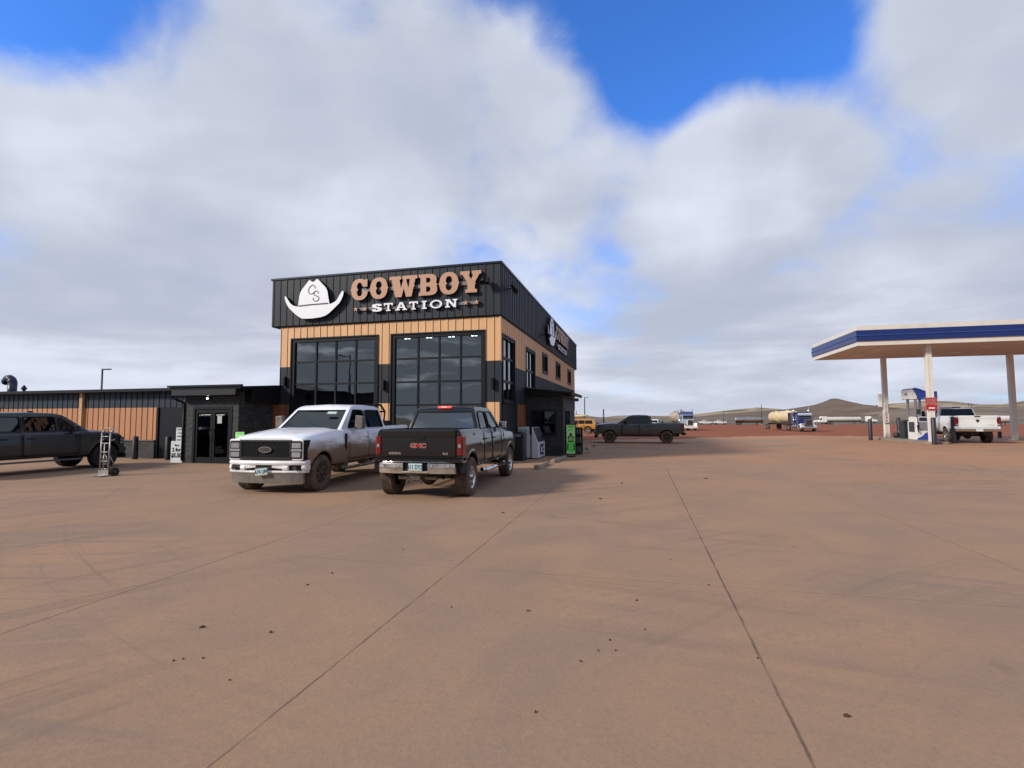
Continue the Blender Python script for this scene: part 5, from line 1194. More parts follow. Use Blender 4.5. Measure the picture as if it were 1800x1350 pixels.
k = thing('kayak', 'cream and black bundled load on the roof rack of the yellow car', 'kayak', (-8.05, 66, zg(-8, 66)+1.97), R(178))
vs = []; ns = 14
for i in range(ns+1):
    x = -1.65+3.0*i/ns; t = abs(2*i/ns-1); w = .36*(1-t**2.6)+.02; h = .19*(1-t**3)+.02
    for j in range(10): a = 2*PI*j/10; vs.append((x, w*math.cos(a), .24+h*math.sin(a)+.10*t*t))
g = MB(); g.add(vs, [(i*10+j, i*10+(j+1) % 10, (i+1)*10+(j+1) % 10, (i+1)*10+j) for i in range(ns) for j in range(10)], 0, True); g.build('hull', mat('cream_hull', (.70, .58, .36), .4), k)
g = MB(); g.prism(rrect(-.6, .5, -.18, .18, .15), .40, .46, 'z'); g.build('cockpit_rim', black, k)
# white car and brown shed beyond
P8 = dict(P7, key='c', wb=2.75, fo=.85, ro=.9, w=1.8, r=.34, rim=.20, paint=whitep, archmat=whitep, sill=.35, belt=1.0, roof=1.50, cab=(.85, .1, -1.5, -1.95), hood=(.85, .98), nose=.08, fbot=.5, rbot=.5, detail=0,
          win=[winp(-.25, .60, 1.03, 1.38, .5, 0), winp(-1.35, -.35, 1.03, 1.38, .0, .2)], glass=[glassp]*2, doors=[], mirror=None)
T, K = vehicle('car', 'white car half hidden between the yellow off-roader and the grey pickup', 'car', (-6.3, 75, 0), 60, P8)
# ------------------------------------------------------------------ lorries
navy = mat('navy_cab_paint', (.020, .035, .13), .3, coat=.5); polished = mat('polished_tank', (.55, .55, .56), .22, .9, col2=(.35, .33, .31), scale=2)
tan_tank = mat('tan_poly_tank', (.66, .55, .32), .55, col2=(.52, .42, .24), scale=1.5)
def lorry_wheels(T, x, pairs, r=.52, hw=1.2):
    for s in (1, -1):
        g = MB(); g.lathe([(.18, s*(hw-.28)), (r-.05, s*(hw-.30)), (r, s*(hw-.26)), (r, s*(hw-.02)), (r-.05, s*hw), (.30, s*(hw+.0)), (.29, s*(hw-.06)), (.10, s*(hw-.08)), (0, s*(hw-.02))], n=24, c=(x, 0, r)); w = g.build('wheel', rubber, T)
        g = MB(); g.lathe([(.28, s*(hw-.05)), (.27, s*(hw-.07)), (.12, s*(hw-.10)), (.10, s*(hw+.01)), (0, s*(hw+.01))], n=18, c=(x, 0, r)); g.build('rim', steel, w)
def tractor(name, label, loc, heading, paint, low, hi_roof=False, chrome_b=chrome, lit=False, group=None, load=None):
    T = thing(name, label, 'lorry', (loc[0], loc[1], zg(loc[0], loc[1])+loc[2]), R(heading), group)
    g = MB(); g.prism([(-.25, 1.0), (-.15, 1.95), (-1.75, 2.12), (-1.75, 1.0)], -.56, .56, 'y'); g.build('hood', paint, T, .08, segs=3)
    for s in (1, -1):
        g = MB(); ar = [(-1.15+.66*math.cos(R(a)), .52+.66*math.sin(R(a))) for a in range(0, 181, 15)]; ai = [(-1.15+.60*math.cos(R(a)), .52+.60*math.sin(R(a))) for a in range(180, -1, -15)]
        g.prism(ar+ai, s*.60, s*1.22, 'y'); g.prism([(-.28, .55), (-.28, 1.30), (-.62, 1.28), (-.55, .55)], s*.60, s*1.20, 'y'); g.build('fender', low, T, .02)
        g = MB(); g.cyl((-.30, s*.92, 1.18), (-.12, s*.92, 1.18), .10, .15, n=14); g.build('headlight', mat('lit_headlamp', (1, .9, .7), .3, emit=((1, .82, .5), 7)) if (lit and s > 0) else chrome, T)
        g = MB(); g.cyl((-3.42, s*1.18, 1.0), (-3.42, s*1.18, 2.4), .12, n=12); g.cyl((-3.42, s*1.18, 2.4), (-3.42, s*1.18, 3.95), .075, n=12); g.build('exhaust_stack', chrome, T)
        g = MB(); g.cyl((-2.2, s*1.02, .75), (-4.2, s*1.02, .75), .31, n=16); g.build('fuel_tank', polished, T)
        g = MB(); g.box(-2.02, -1.94, *sorted((s*1.22, s*1.42)), 2.0, 2.55); g.tube([(-1.98, s*1.05, 2.5), (-1.98, s*1.3, 2.5)], .02); g.build('mirror', steel, T)
    g = MB(); g.prism([(y, z) for y, z in rrect(-.52, .52, .88, 1.98, .06)], -.22, -.12, 'x'); g.build('grille_surround', white_paint if lit else chrome, T, .01)
    g = MB(); g.box(-.14, -.105, -.44, .44, .98, 1.90)
    for k in range(17): g.box(-.11, -.09, -.42+k*.0525-.012, -.42+k*.0525+.012, .98, 1.90)
    g.build('grille', mat('radiator_dark', (.06, .055, .05), .5), T)
    g = MB(); g.prism([(.10, .42), (.12, .60), (.08, .80), (-.15, .80), (-.15, .42)], -1.22, 1.22, 'y'); g.build('bumper', chrome_b, T, .02)
    # cab
    g = MB(); g.prism([(-1.70, 1.05), (-1.72, 2.10), (-2.0, 2.80), (-2.25, 2.92), (-3.35, 2.95), (-3.35, 1.05)], -1.03, 1.03, 'y'); g.build('cab', paint, T, .05)
    g = MB(); g.add([(-1.72, -.92, 2.12), (-1.72, -.03, 2.12), (-1.985, -.03, 2.74), (-1.985, -.88, 2.74)], [(0, 1, 2, 3)]); g.add([(-1.72, .03, 2.12), (-1.72, .92, 2.12), (-1.985, .88, 2.74), (-1.985, .03, 2.74)], [(0, 1, 2, 3)])
    g.v = [(x+.02, y, z+.008) for x, y, z in g.v]; g.build('windshield', mat('dark_windshield', (.03, .04, .05), .06, spec=.8), T)
    for s in (1, -1):
        g = MB(); g.prism([(-1.98, 2.12), (-2.12, 2.68), (-2.85, 2.72), (-2.85, 2.12)], s*1.03, s*1.045, 'y'); g.build('side_window', mat('dark_windshield', (.03, .04, .05), .06), T)
        g = MB(); g.prism([(-1.9, 1.2), (-1.9, 2.06), (-2.92, 2.06), (-2.92, 1.2)], s*1.03, s*1.05, 'y'); g.build('door', paint, T, .02)
    g = MB(); g.prism([(-1.62, 2.70), (-1.60, 2.76), (-2.02, 2.98), (-2.02, 2.90)], -.98, .98, 'y'); g.build('visor', chrome if lit else paint, T)
    g = MB(); ztop_ = 3.45 if hi_roof else 3.15
    g.prism([(-3.36, 1.05), (-3.36, ztop_-.35), (-3.15, ztop_), (-4.9, ztop_), (-4.9, 1.05)] if not hi_roof else [(-3.36, 1.05), (-3.36, 2.95), (-2.4, 2.96), (-3.0, ztop_), (-4.9, ztop_), (-4.9, 1.05)], -1.12, 1.12, 'y'); g.build('sleeper', paint, T, .06)
    g = MB()
    for y in (-.7, -.35, 0, .35, .7): g.ball((-2.25, y, 2.97), .05, .05, .04, n=6)
    g.build('roof_lamps', mat('amber', (.7, .3, .05), .4), T)
    g = MB(); g.box(-8.2, -.3, -.45, -.32, .80, 1.02); g.box(-8.2, -.3, .32, .45, .80, 1.02); g.build('chassis', black, T)
    for x in (-1.15, -6.1, -7.4): lorry_wheels(T, x, 1)
    return T
def trailer_part(T, x0, x1, wheels=True):
    g = MB(); g.box(x1, x0, -1.2, 1.2, 1.22, 1.36); g.box(x1+.3, x0-.3, -.5, -.35, .95, 1.22); g.box(x1+.3, x0-.3, .35, .5, .95, 1.22); g.build('flatbed', mat('deck', (.09, .07, .05), .8), T)
    for x in (x1+1.0, x1+2.25): lorry_wheels(T, x, 1)
    for x in (x1+1.0, x1+2.25):
        for s in (1, -1): pass
# blue-white tractor facing us, tank behind it
T = tractor('tank_lorry', 'lorry with navy roof and one lit headlamp coming head on beyond the grey pickup', (8.7, 98.3, 0), -82, mat('pale_cab_paint', (.36, .42, .48), .35, coat=.4), white_paint, True, white_paint, True)
g = MB(); g.prism([(-2.3, 2.98), (-2.95, 3.47), (-4.92, 3.47), (-4.92, 2.98)], -1.14, 1.14, 'y'); g.build('roof_fairing', navy, T, .05)
vs = []
g = MB(); g.lathe([(0, -5.6), (.7, -5.62), (1.05, -5.75), (1.18, -6.0), (1.18, -13.0), (1.0, -13.3), (0, -13.5)], 'x', n=28, c=(0, -.05, 2.45)); g.build('tank', mat('dirty_tan_tank', (.46, .38, .27), .5, col2=(.26, .20, .14), scale=1.2), T)
g = MB()
for x in (-7, -9, -11): g.lathe([(1.19, x-.05), (1.23, x-.05), (1.23, x+.05), (1.19, x+.05)], 'x', n=28, c=(0, -.05, 2.45))
g.box(-12.5, -6.2, -.3, .3, 3.60, 3.68); g.cyl((-8, 0, 3.6), (-8, 0, 3.95), .3); g.cyl((-6.6, -.9, 1.6), (-6.6, -.9, 3.3), .12); g.build('tank_fittings', steel, T)
trailer_part(T, -5.6, -13.4)
# navy tractor with two ribbed tanks on a flatbed
hd = math.degrees(math.atan2(-22, 2.0))
T = tractor('flatbed_lorry', 'navy lorry with tall chrome stacks pulling a flatbed loaded with two cream tanks', (26.4, 92.5, 0), hd-1, navy, white_paint, False)
g = MB(); g.prism([(-1.6, 2.62), (-1.58, 2.86), (-1.95, 3.0), (-2.0, 2.8)], -1.0, 1.0, 'y'); g.build('sun_visor', mat('pale_visor', (.55, .6, .7), .3), T)
trailer_part(T, -5.6, -19.5); LT = T
g = MB(); g.box(-6.4, -6.2, -1.1, 1.1, 1.36, 3.1); g.build('headboard', mat('brown_headboard', (.07, .05, .045), .7), T)
def ribbed(name, label, x0, x1, ribs, r_=1.02):
    t = thing(name, label, 'tank', (LT.location.x, LT.location.y, LT.location.z), LT.rotation_euler[2], 'cream ribbed tanks on the flatbed')
    prof = [(0, x0), (r_*.8, x0-.05), (r_*.96, x0-.2)]; n = ribs*8
    for i in range(n+1): x = x0-.25+(x1-x0+.5)*i/n; prof.append((r_+.05*math.cos(2*PI*i/8), x))
    prof += [(r_*.96, x1+.2), (r_*.8, x1+.05), (0, x1)]
    g = MB(); g.lathe(prof, 'x', n=28, c=(0, 0, 1.36+r_+.03)); g.build('shell', tan_tank, t)
    g = MB(); g.cyl(((x0+x1)/2, 0, 1.36+2*r_), ((x0+x1)/2, 0, 1.36+2*r_+.2), .3); g.build('lid', tan_tank, t)
    return t
ribbed('water_tank', 'cream ribbed tank on the flatbed, the long one next to the cab', -6.6, -12.6, 6)
ribbed('water_tank', 'cream ribbed tank at the tail of the flatbed, shorter and rounder', -13.4, -17.6, 3, .98)
# silver tank trailer
def tank_trailer(label, loc, heading, L_, m, r_=.98, legs=True, group='tank trailers parked far across the lot'):
    T = thing('tank_trailer', label, 'trailer', (loc[0], loc[1], zg(loc[0], loc[1])), R(heading), group)
    g = MB(); g.lathe([(0, 0), (r_*.7, -.03), (r_*.95, -.15), (r_, -.35), (r_, -L_+.35), (r_*.95, -L_+.15), (r_*.7, -L_+.03), (0, -L_)], 'x', n=28, c=(0, 0, 2.25)); g.build('tank', m, T)
    g = MB(); g.box(-L_+.2, -.2, -.5, -.36, 1.0, 1.35); g.box(-L_+.2, -.2, .36, .5, 1.0, 1.35); 
    for s in (-.8, .8): g.box(-2.7, -2.55, s-.06, s+.06, 0, 1.3)
    g.box(-L_+.2, -L_+3.4, -1.22, 1.22, 1.05, 1.1); g.build('chassis', black, T)
    g = MB(); g.box(-L_+1, -1, -.25, .25, 2.25+r_, 2.25+r_+.05); g.cyl((-L_/2, 0, 2.25+r_-.05), (-L_/2, 0, 2.25+r_+.22), .28); g.build('walkway', steel, T)
    for x in (-L_+.9, -L_+2.2): lorry_wheels(T, x, 1)
    return T
tank_trailer('long silver tank trailer parked behind the tail of the navy lorry', (48.6, 229, 0), -3, 10.8, polished)
dirty_white = mat('cream_white_tank', (.66, .62, .54), .45, col2=(.52, .48, .41), scale=1.5)
tank_trailer('long cream white tank trailer parked between the navy lorry and the canopy', (97.0, 266, 0), 2, 16.5, dirty_white, 1.0)
T = tank_trailer('white tank trailer end showing between the white pickup and the rear canopy column', (122.6, 212, 0), 8, 8.5, white_paint, 1.15)
def small_cab(label, loc, heading):
    T = thing('lorry_tractor', label, 'lorry', (loc[0], loc[1], zg(loc[0], loc[1])), R(heading), 'white lorry tractors parked far across the lot')
    g = MB(); g.prism([(-.1, .9), (-.2, 1.6), (-1.8, 2.0), (-1.8, .9)], -.9, .9, 'y'); g.build('hood', white_paint, T, .1)
    g = MB(); g.prism([(-1.7, .9), (-1.8, 2.0), (-2.3, 2.9), (-3.0, 3.5), (-5.0, 3.5), (-5.0, .9)], -1.15, 1.15, 'y'); g.build('cab', white_paint, T, .08)
    for s in (1, -1): g = MB(); g.prism([(-2.0, 2.0), (-2.4, 2.7), (-2.9, 2.7), (-2.9, 2.0)], s*1.15, s*1.17, 'y'); g.build('side_window', black, T)
    g = MB(); g.add([(-1.78, -.95, 2.02), (-1.78, .95, 2.02), (-2.26, .9, 2.86), (-2.26, -.9, 2.86)], [(0, 1, 2, 3)]); g.v = [(x+.03, y, z) for x, y, z in g.v]; g.build('windshield', black, T)
    g = MB(); g.box(-7.5, -.3, -.4, .4, .7, .95); g.build('chassis', black, T)
    for x in (-1.1, -5.6, -6.9): lorry_wheels(T, x, 1)
    return T
small_cab('white lorry tractor just right of the navy lorry, in front of the cream trailer', (73.6, 252, 0), 182)
small_cab('white lorry tractor alone at the far lot edge left of the canopy column', (113.4, 291, 0), -14)
# ------------------------------------------------------------------ fuel canopy
CX0, CX1, CY0, CY1 = 11.45, 36, 31.35, 38.75
can = thing('fuel_canopy', 'white fuel station canopy with a broad blue band on white columns', 'canopy', (CX0, CY0, .2))
def rel(mb, t): mb.v = [(x-t.location.x, y-t.location.y, z-t.location.z) for x, y, z in mb.v]; return mb
cream = mat('cream_canopy_metal', (.72, .68, .60), .5, col2=(.64, .60, .52), scale=1.2)
band = mat('blue_band', (.008, .026, .15), .4, col2=(.007, .022, .13), scale=2, coat=.15)
soff = mat('canopy_soffit', (.62, .53, .46), .6, col2=(.54, .46, .39), scale=.8, aniso=(1, .2, 1))
mb = MB(); mb.box(CX0+.05, CX1-.05, CY0+.05, CY1-.05, 5.56, 6.45); rel(mb, can).build('deck', cream, can)
mb = MB()
for i in range(int((CX1-CX0-.1)/.40)): mb.box(CX0+.06+i*.40, CX0+.06+i*.40+.385, CY0+.06, CY1-.06, 5.525, 5.555)
rel(mb, can).build('soffit', soff, can)
def ringb(z0, z1, out, th, nm, m):
    mb = MB(); mb.box(CX0-out, CX1+out, CY0-out, CY0-out+th, z0, z1); mb.box(CX0-out, CX0-out+th, CY0-out+th, CY1+out, z0, z1); mb.box(CX0-out+th, CX1+out, CY1+out-th, CY1+out, z0, z1); mb.box(CX1+out-th, CX1+out, CY0-out+th, CY1+out-th, z0, z1)
    return rel(mb, can).build(nm, m, can)
ringb(5.50, 5.74, 0, .05, 'lower_fascia', cream); ringb(6.33, 6.58, 0, .05, 'upper_fascia', cream)
ringb(5.74, 6.02, .06, .06, 'blue_band', band); ringb(6.06, 6.33, .06, .06, 'blue_band', band); ringb(6.02, 6.06, .10, .10, 'light_strip', mat('mid_blue_strip', (.03, .08, .33), .4))
colm = mat('cream_column', (.74, .71, .64), .5, col2=(.66, .62, .55), scale=1.5)
COLS = [(15.0, 32.05), (15.3, 38.0), (22.85, 32.05), (22.1, 38.0), (30.5, 32.05), (30.2, 38.0)]
for i, (x, y) in enumerate(COLS[:]):
    mb = MB(); mb.box(x-.13, x+.13, y-.13, y+.13, .2, 5.53); mb.box(x-.24, x+.24, y-.24, y+.24, .2, .24); mb.box(x-.135, x-.05, y-.145, y-.13, .24, 5.5)
    rel(mb, can).build('column', colm, can, .012)
for (ax, ay) in ((13.2, 33.6), (13.2, 36.5), (18.5, 33.6), (18.5, 36.5), (24, 34), (24, 36.5)):
    mb = MB(); mb.box(ax-.25, ax+.25, ay-.25, ay+.25, 5.485, 5.522); rel(mb, can).build('canopy_light', white_paint, can)
isl_m = mat('island_concrete', (.30, .24, .19), .85, col2=(.22, .17, .13), bump=.4)
for nm, x0 in (('left', 14.62), ('right', 22.2)):
    mb = MB(); mb.prism(rrect(x0, x0+1.15, 31.75, 38.5, .3, 5), .12, .34, 'z')
    o = mb.build('pump_island', isl_m, None, .02); tag(o, 'low concrete island carrying the white and blue fuel pump' if nm == 'left' else 'low concrete island at the right edge under the rear column', 'island')
def pump(loc, label, parts=True):
    t = thing('fuel_pump', label, 'fuel pump', (loc[0], loc[1], .34), 0, 'fuel pumps')
    blue = mat('pump_blue', (.02, .06, .36), .3, coat=.5); wp = white_paint
    g = MB(); g.box(-.34, .34, -.50, .50, .0, 1.05); g.box(-.30, .30, -.46, .46, 1.05, 1.32); g.build('cabinet', wp, t, .02)
    for x, y in ((-.30, -.44), (-.30, .44), (.30, -.44), (.30, .44)): g = MB(); g.box(x-.05, x+.05, y-.07, y+.07, 1.32, 2.32); g.build('post', steel, t, .01)
    g = MB(); prof = [(-.52, 2.32), (.52, 2.32), (.52, 2.76), (.30, 2.78), (-.05, 2.82), (-.25, 2.93), (-.42, 2.98), (-.52, 2.94)]
    # sign head: long blue box whose near end swells up
    g = MB(); prof = [(-.56, 2.32), (.75, 2.32), (.75, 2.76), (.30, 2.76), (.10, 2.82), (-.10, 2.92), (-.30, 2.98), (-.50, 2.94), (-.56, 2.84)]
    g.prism(prof, -.55, .55, 'y'); h = g.build('sign_head', blue, t, .015)
    g = MB(); wv = [(-.57, 2.33), (-.26, 2.33), (-.28, 2.50), (-.34, 2.68), (-.44, 2.85), (-.52, 2.93), (-.57, 2.85)]
    g.prism(wv, -.562, -.552, 'y'); g.build('white_panel', wp, h)
    g = MB(); g.box(-.572, -.562, -.54, .54, 2.34, 2.86); g.build('white_panel', wp, h)
    g = MB(); g.box(-.02, .76, -.566, -.552, 2.33, 2.40); g.build('light_stripe', mat('pump_light_blue', (.05, .25, .62), .3), h)
    text_obj('104', .20, 'number', black, h, face_west(-.576, 0, 2.62), .002, bold=.004)
    g = MB(); g.box(-.26, .26, -.53, -.50, .55, 1.02); g.box(-.22, .0, -.545, -.53, .60, .98, 0); g.build('control_panel', mat('panel_grey', (.22, .23, .25), .4), t)
    g = MB(); g.box(-.18, .18, -.515, -.50, 1.08, 1.28); g.build('screen', mat('screen_dark', (.02, .03, .06), .1), t)
    g = MB(); g.box(-.37, -.35, -.30, .30, .45, 1.02); g.box(-.30, -.1, -.52, -.503, 1.45, 1.75); g.build('keypad_panel', mat('panel_dark', (.03, .035, .04), .4), t)
    g = MB(); g.prism([(-.33, .02), (.33, .02), (.33, .5), (.1, .40), (-.1, .2), (-.33, .08)], -.515, -.503, 'y'); g.build('blue_swoosh', blue, t)
    for s in (1, -1):
        g = MB(); pts = []
        for i in range(13): a = i/12; pts.append((s*.30, -.54-.10*math.sin(PI*a), 1.30-1.15*math.sin(PI*a*.5)*1.0+.55*max(0, a-.5)*2*a))
        g.tube(pts, .018, n=6); g.build('hose', black, t)
        g = MB(); g.box(s*.30-.03, s*.30+.03, -.62, -.52, .72, .84); g.tube([(s*.30, -.60, .76), (s*.30, -.70, .66)], .015, n=6); g.build('nozzle', black, t, .01)
    return t
pump((15.62, 34.75), 'white and blue fuel pump with numbered sign head between the two left columns')
def bollard(x, y, z, h, label, r_=.10, m=None):
    t = thing('bollard', label, 'bollard', (x, y, z), 0, 'dark steel bollards')
    g = MB(); g.lathe([(r_, -.02), (r_, h-.05), (r_*.8, h-.015), (r_*.4, h), (0, h+.005)], 'z', n=18); g.build('post', m or bol_m, t); g = MB(); g.lathe([(r_+.012, 0), (r_+.012, .02), (0, .021)], 'z', n=18); g.build('foot', m or bol_m, t); return t
bol_m = mat('purple_black_bollard', (.022, .020, .032), .5, col2=(.032, .026, .038))
bollard(13.88, 36.7, .2, 1.32, 'dark bollard standing alone left of the canopy columns', .11)
bollard(14.80, 31.45, .2, 1.42, 'dark bollard just left of the front canopy column', .11)
bollard(16.6, 33.3, .2, 1.45, 'dark bollard by the left rear wheel of the white pickup', .11)
bollard(23.3, 41.5, .15, 1.5, 'dark bollard by the right rear corner of the white pickup', .11)
bollard(16.1, 38.3, .3, 1.3, 'dark bollard just right of the rear left canopy column', .11)
bollard(22.95, 38.3, .3, 1.35, 'dark bollard right of the canopy column at the right edge', .11)
bin_m = mat('dark_green_bin', (.016, .028, .028), .5)
t = thing('litter_bin', 'dark squeegee and litter bin on the island left of the fuel pump', 'bin', (15.7, 36.4, .34)); g = MB(); g.prism(rrect(-.28, .28, -.28, .28, .08), 0, .95, 'z'); g.build('barrel', bin_m, t, .02); g = MB(); g.prism([(-.3, .95), (.3, .95), (.22, 1.12), (-.22, 1.12)], -.28, .28, 'y'); g.build('lid', bin_m, t, .02)
# notices on the columns
sg_red = mat('red_notice', (.42, .025, .025), .5)
t = thing('red_sign', 'red instruction sign on the front canopy column', 'sign', (14.96, 31.88, 2.02)); g = MB(); g.box(-.25, .25, -.02, 0, .0, .64); g.build('board', sg_red, t); g = MB(); g.box(-.27, .27, -.012, .002, -.02, .66); g.build('rim', mat('pink_rim', (.55, .2, .18), .6), t)
for k, s in enumerate(('NO SMOKING', 'STOP ENGINE', 'DO NOT LEAVE', 'PUMP UNATTENDED')): text_obj(s, .062, 'lettering', mat('pale_ink', (.75, .55, .50), .6), t, face_front(0, -.023, .56-.085*k), .001)
g = MB(); g.prism([(-.16, .10), (-.10, .14), (.14, .13), (.16, .10), (.10, .06), (-.12, .07)], -.024, -.021, 'y'); g.build('arrow_mark', white_paint, t)
t = thing('price_sign', 'narrow white sign boards with red characters on the rear left column', 'sign', (15.2, 37.78, .9)); g = MB(); g.box(-.17, .17, -.03, 0, .38, 1.02); g.box(-.10, .14, -.03, 0, 1.06, 1.60); g.build('board', mat('offwhite_sign', (.72, .68, .66), .5), t)
redink = mat('red_ink', (.28, .03, .03), .6)
for k, s in enumerate(('A', '8', '6')): text_obj(s, .21, 'number', redink, t, face_front(.03, -.032, .90-.20*k), .001, bold=.006)
for k in range(6): g = MB(); g.box(.0, .06, -.034, -.031, 1.10+k*.075, 1.14+k*.075); g.build('small_print', redink, t)
g = MB(); g.box(-.34, -.16, .02, .14, 1.4, 2.2); g.build('meter_box', white_paint, t)
t = thing('bucket', 'dark bucket at the foot of the rear left canopy column', 'bucket', (15.62, 37.5, .34)); g = MB(); g.lathe([(0, 0), (.15, 0), (.19, .30), (.17, .30), (.14, .03)], 'z', n=18); g.build('pail', bin_m, t); g = MB(); g.tube([(.17*math.cos(a), 0, .3+.14*math.sin(a)) for a in [PI*i/8 for i in range(9)]], .008, n=5); g.build('handle', steel, t)
# ------------------------------------------------------------------ things by the shop
bb = mat('black_bollard', (.012, .014, .018), .5)
bollard(-20.66, 17.3, 0, .98, 'black bollard in front of the stone base, nearer the green pickup', .11, bb); bollard(-18.95, 17.3, 0, .98, 'black bollard beside the stacked white price boards', .11, bb)
# hand truck
alu = mat('worn_aluminium', (.40, .39, .36), .45, .6, col2=(.27, .26, .23), scale=14)
t = thing('hand_truck', 'silver aluminium hand truck standing by the front wheel of the green pickup', 'hand truck', (-15.5, 12.05, 0), R(-2))
g = MB(); w_ = .17
for s in (-1, 1): g.tube([(s*w_, -.02, .10), (s*w_, .0, 1.28), (s*w_, .10, 1.42)], .020, n=10)
for z in (.22, .45, .72, .98, 1.18): g.tube([(-w_, 0, z), (w_, 0, z)], .016, n=8)
g.tube([(-w_, .10, 1.42), (w_, .10, 1.42)], .018); g.tube([(-.03, -.01, .22), (-.03, -.01, 1.0)], .014)
g.build('frame', alu, t)
for s in (-1, 1):
    g = MB(); g.tube([(s*w_, -.0, .62), (s*(w_+.0), .26, .14)], .014); g.tube([(s*w_, .0, 1.05), (s*(w_+.06), .09, 1.10)], .018); g.build('brace', alu, t)
    g = MB(); g.lathe([(.03, -.02), (.07, -.03), (.105, -.035), (.128, -.025), (.132, 0), (.128, .025), (.105, .035), (.07, .03), (.03, .02)], 'x', n=22, c=(s*(w_+.06), .12, .132)); w = g.build('wheel', mat('black_tyre', (.018, .016, .015), .9), t)
    g = MB(); g.lathe([(0, -.03), (.06, -.032), (.065, 0), (.06, .032), (0, .03)], 'x', n=16, c=(s*(w_+.06), .12, .132)); g.build('hub', mat('purple_hub', (.05, .03, .06), .5), w)
g = MB(); g.box(-.2, .2, -.27, -.03, .03, .045); g.box(-.2, .2, -.045, -.03, .03, .20); g.tube([(-w_-.06, .12, .132), (w_+.06, .12, .132)], .012); g.build('toe_plate', alu, t)
g = MB(); g.tube([(-.42, .25, .10), (-.30, .18, .62)], .016); g.tube([(-.30, .30, .10), (-.20, .18, .60)], .014); g.tube([(-.30, .18, .62), (-.20, .18, .60)], .014); g.tube([(-.36, .22, .34), (-.25, .22, .34)], .012); g.build('folding_leg', alu, t)
for x in (-.42, -.27): g = MB(); g.lathe([(.02, -.02), (.10, -.025), (.115, 0), (.10, .025), (.02, .02)], 'x', n=20, c=(x, .27, .115)); g.build('caster', mat('black_tyre', (.018, .016, .015), .9), t)
# white price boards by the porch
offw = mat('white_board', (.66, .70, .70), .6, col2=(.54, .58, .58), scale=9)
t = thing('price_board', 'tall narrow white board with hand lettered lines, behind the lower board', 'sign board', (-17.50, 16.50, 0), 0, 'white price boards left of the porch')
g = MB(); g.prism(rrect(-.20, .20, .3, 1.36, .03), -.012, .012, 'y'); g.build('board', offw, t); g = MB(); g.box(-.27, .27, .013, .05, 0, 1.45); g.build('backing', black, t)
for k, (s, z) in enumerate((('SUPER', .075), ('COLD', .06), ('DRINKS', .065), ('SNACKS', .06), ('& MORE', .075), ('1 liter', .06))): text_obj(s, z*1.3, 'lettering', black, t, face_front(0, -.014, 1.28-.135*k), .001, bold=.002)
t = thing('price_board', 'lower white board with black lettering 2 for 5.50', 'sign board', (-17.50, 16.36, 0), 0, 'white price boards left of the porch')
g = MB(); g.prism(rrect(-.27, .27, .0, .84, .02), -.015, .015, 'y'); g.build('board', offw, t)
text_obj('2 for', .20, 'lettering', black, t, face_front(0, -.017, .50), .001, bold=.01); text_obj('$5.50', .22, 'lettering', black, t, face_front(0, -.017, .28), .001, bold=.012); text_obj('liters', .11, 'lettering', black, t, face_front(0.02, -.017, .68), .001, bold=.004)
# green posters
gr1 = mat('poster_green', (.11, .70, .08), .5, col2=(.20, .78, .14), scale=5); gr2 = mat('poster_pale', (.55, .90, .45), .5, col2=(.36, .85, .28), scale=5); gr3 = mat('poster_dark', (.008, .05, .015), .5); tanp = mat('poster_tan', (.42, .34, .16), .6, col2=(.3, .4, .1), scale=14)
def poster(name, label, loc, rz, w, h):
    t = thing(name, label, 'poster stand', loc, rz, 'green poster stands')
    g = MB(); g.box(-w/2-.03, w/2+.03, -.02, .02, .12, .15); g.box(-w/2-.03, w/2+.03, -.02, .02, h+.12, h+.15); g.box(-w/2-.03, -w/2, -.02, .02, .15, h+.12); g.box(w/2, w/2+.03, -.02, .02, .15, h+.12); g.prism([(-.25, 0), (.25, 0), (.20, .06), (-.20, .06)], -w/2+.05, w/2-.05, 'x')
    g.tube([(-w/2, -.25, .02), (-w/2+.08, 0, .14)], .015); g.tube([(w/2, -.25, .02), (w/2-.08, 0, .14)], .015); g.build('frame', black, t)
    g = MB(); g.box(-w/2, w/2, -.006, .006, .15, h+.12); p = g.build('sheet', gr2, t); b0 = .15; H_ = h-.03
    def q(nm, poly, m, k): g = MB(); g.prism([(x*w, b0+y*H_) for x, y in poly], -.007-.002*k, -.0062-.002*k, 'y'); g.build(nm, m, p)
    q('printed_shape', [(-.5, .0), (.5, .0), (.5, .42), (-.5, .42)], gr1, 1)
    q('printed_shape', [(-.3, .90), (.3, .90), (.36, .97), (-.36, .97)], gr1, 1); q('printed_shape', [(-.3, .84), (.25, .84), (.2, .80), (-.35, .80)], gr1, 1)
    q('printed_bottle', [(-.10, .72), (.10, .72), (.12, .66), (.30, .58), (.48, .54), (.30, .53), (.32, .40), (-.32, .40), (-.30, .53), (-.48, .54), (-.30, .58), (-.12, .66)], gr3, 2)
    q('printed_shape', [(-.24, .52), (0, .62), (.24, .52), (.22, .44), (-.22, .44)], gr1, 3); q('printed_shape', [(.02, .44), (.36, .44), (.36, .54), (.16, .56)], tanp, 4)
    q('printed_shape', [(-.42, .12), (-.30, .12), (-.30, .33), (-.42, .33)], gr3, 3); q('printed_shape', [(.30, .12), (.42, .12), (.42, .33), (.30, .33)], gr3, 3); q('printed_shape', [(-.5, .0), (.5, .0), (.5, .08), (0, .05), (-.5, .10)], gr2, 4)
    return t
poster('poster_stand', 'bright green poster stand at the corner of the side porch', (-2.93, 22.15, 0), R(8), .37, 1.26)
poster('poster_stand', 'green poster stand half hidden behind the nose of the white pickup', (-14.25, 15.95, 0), 0, .40, 1.10)
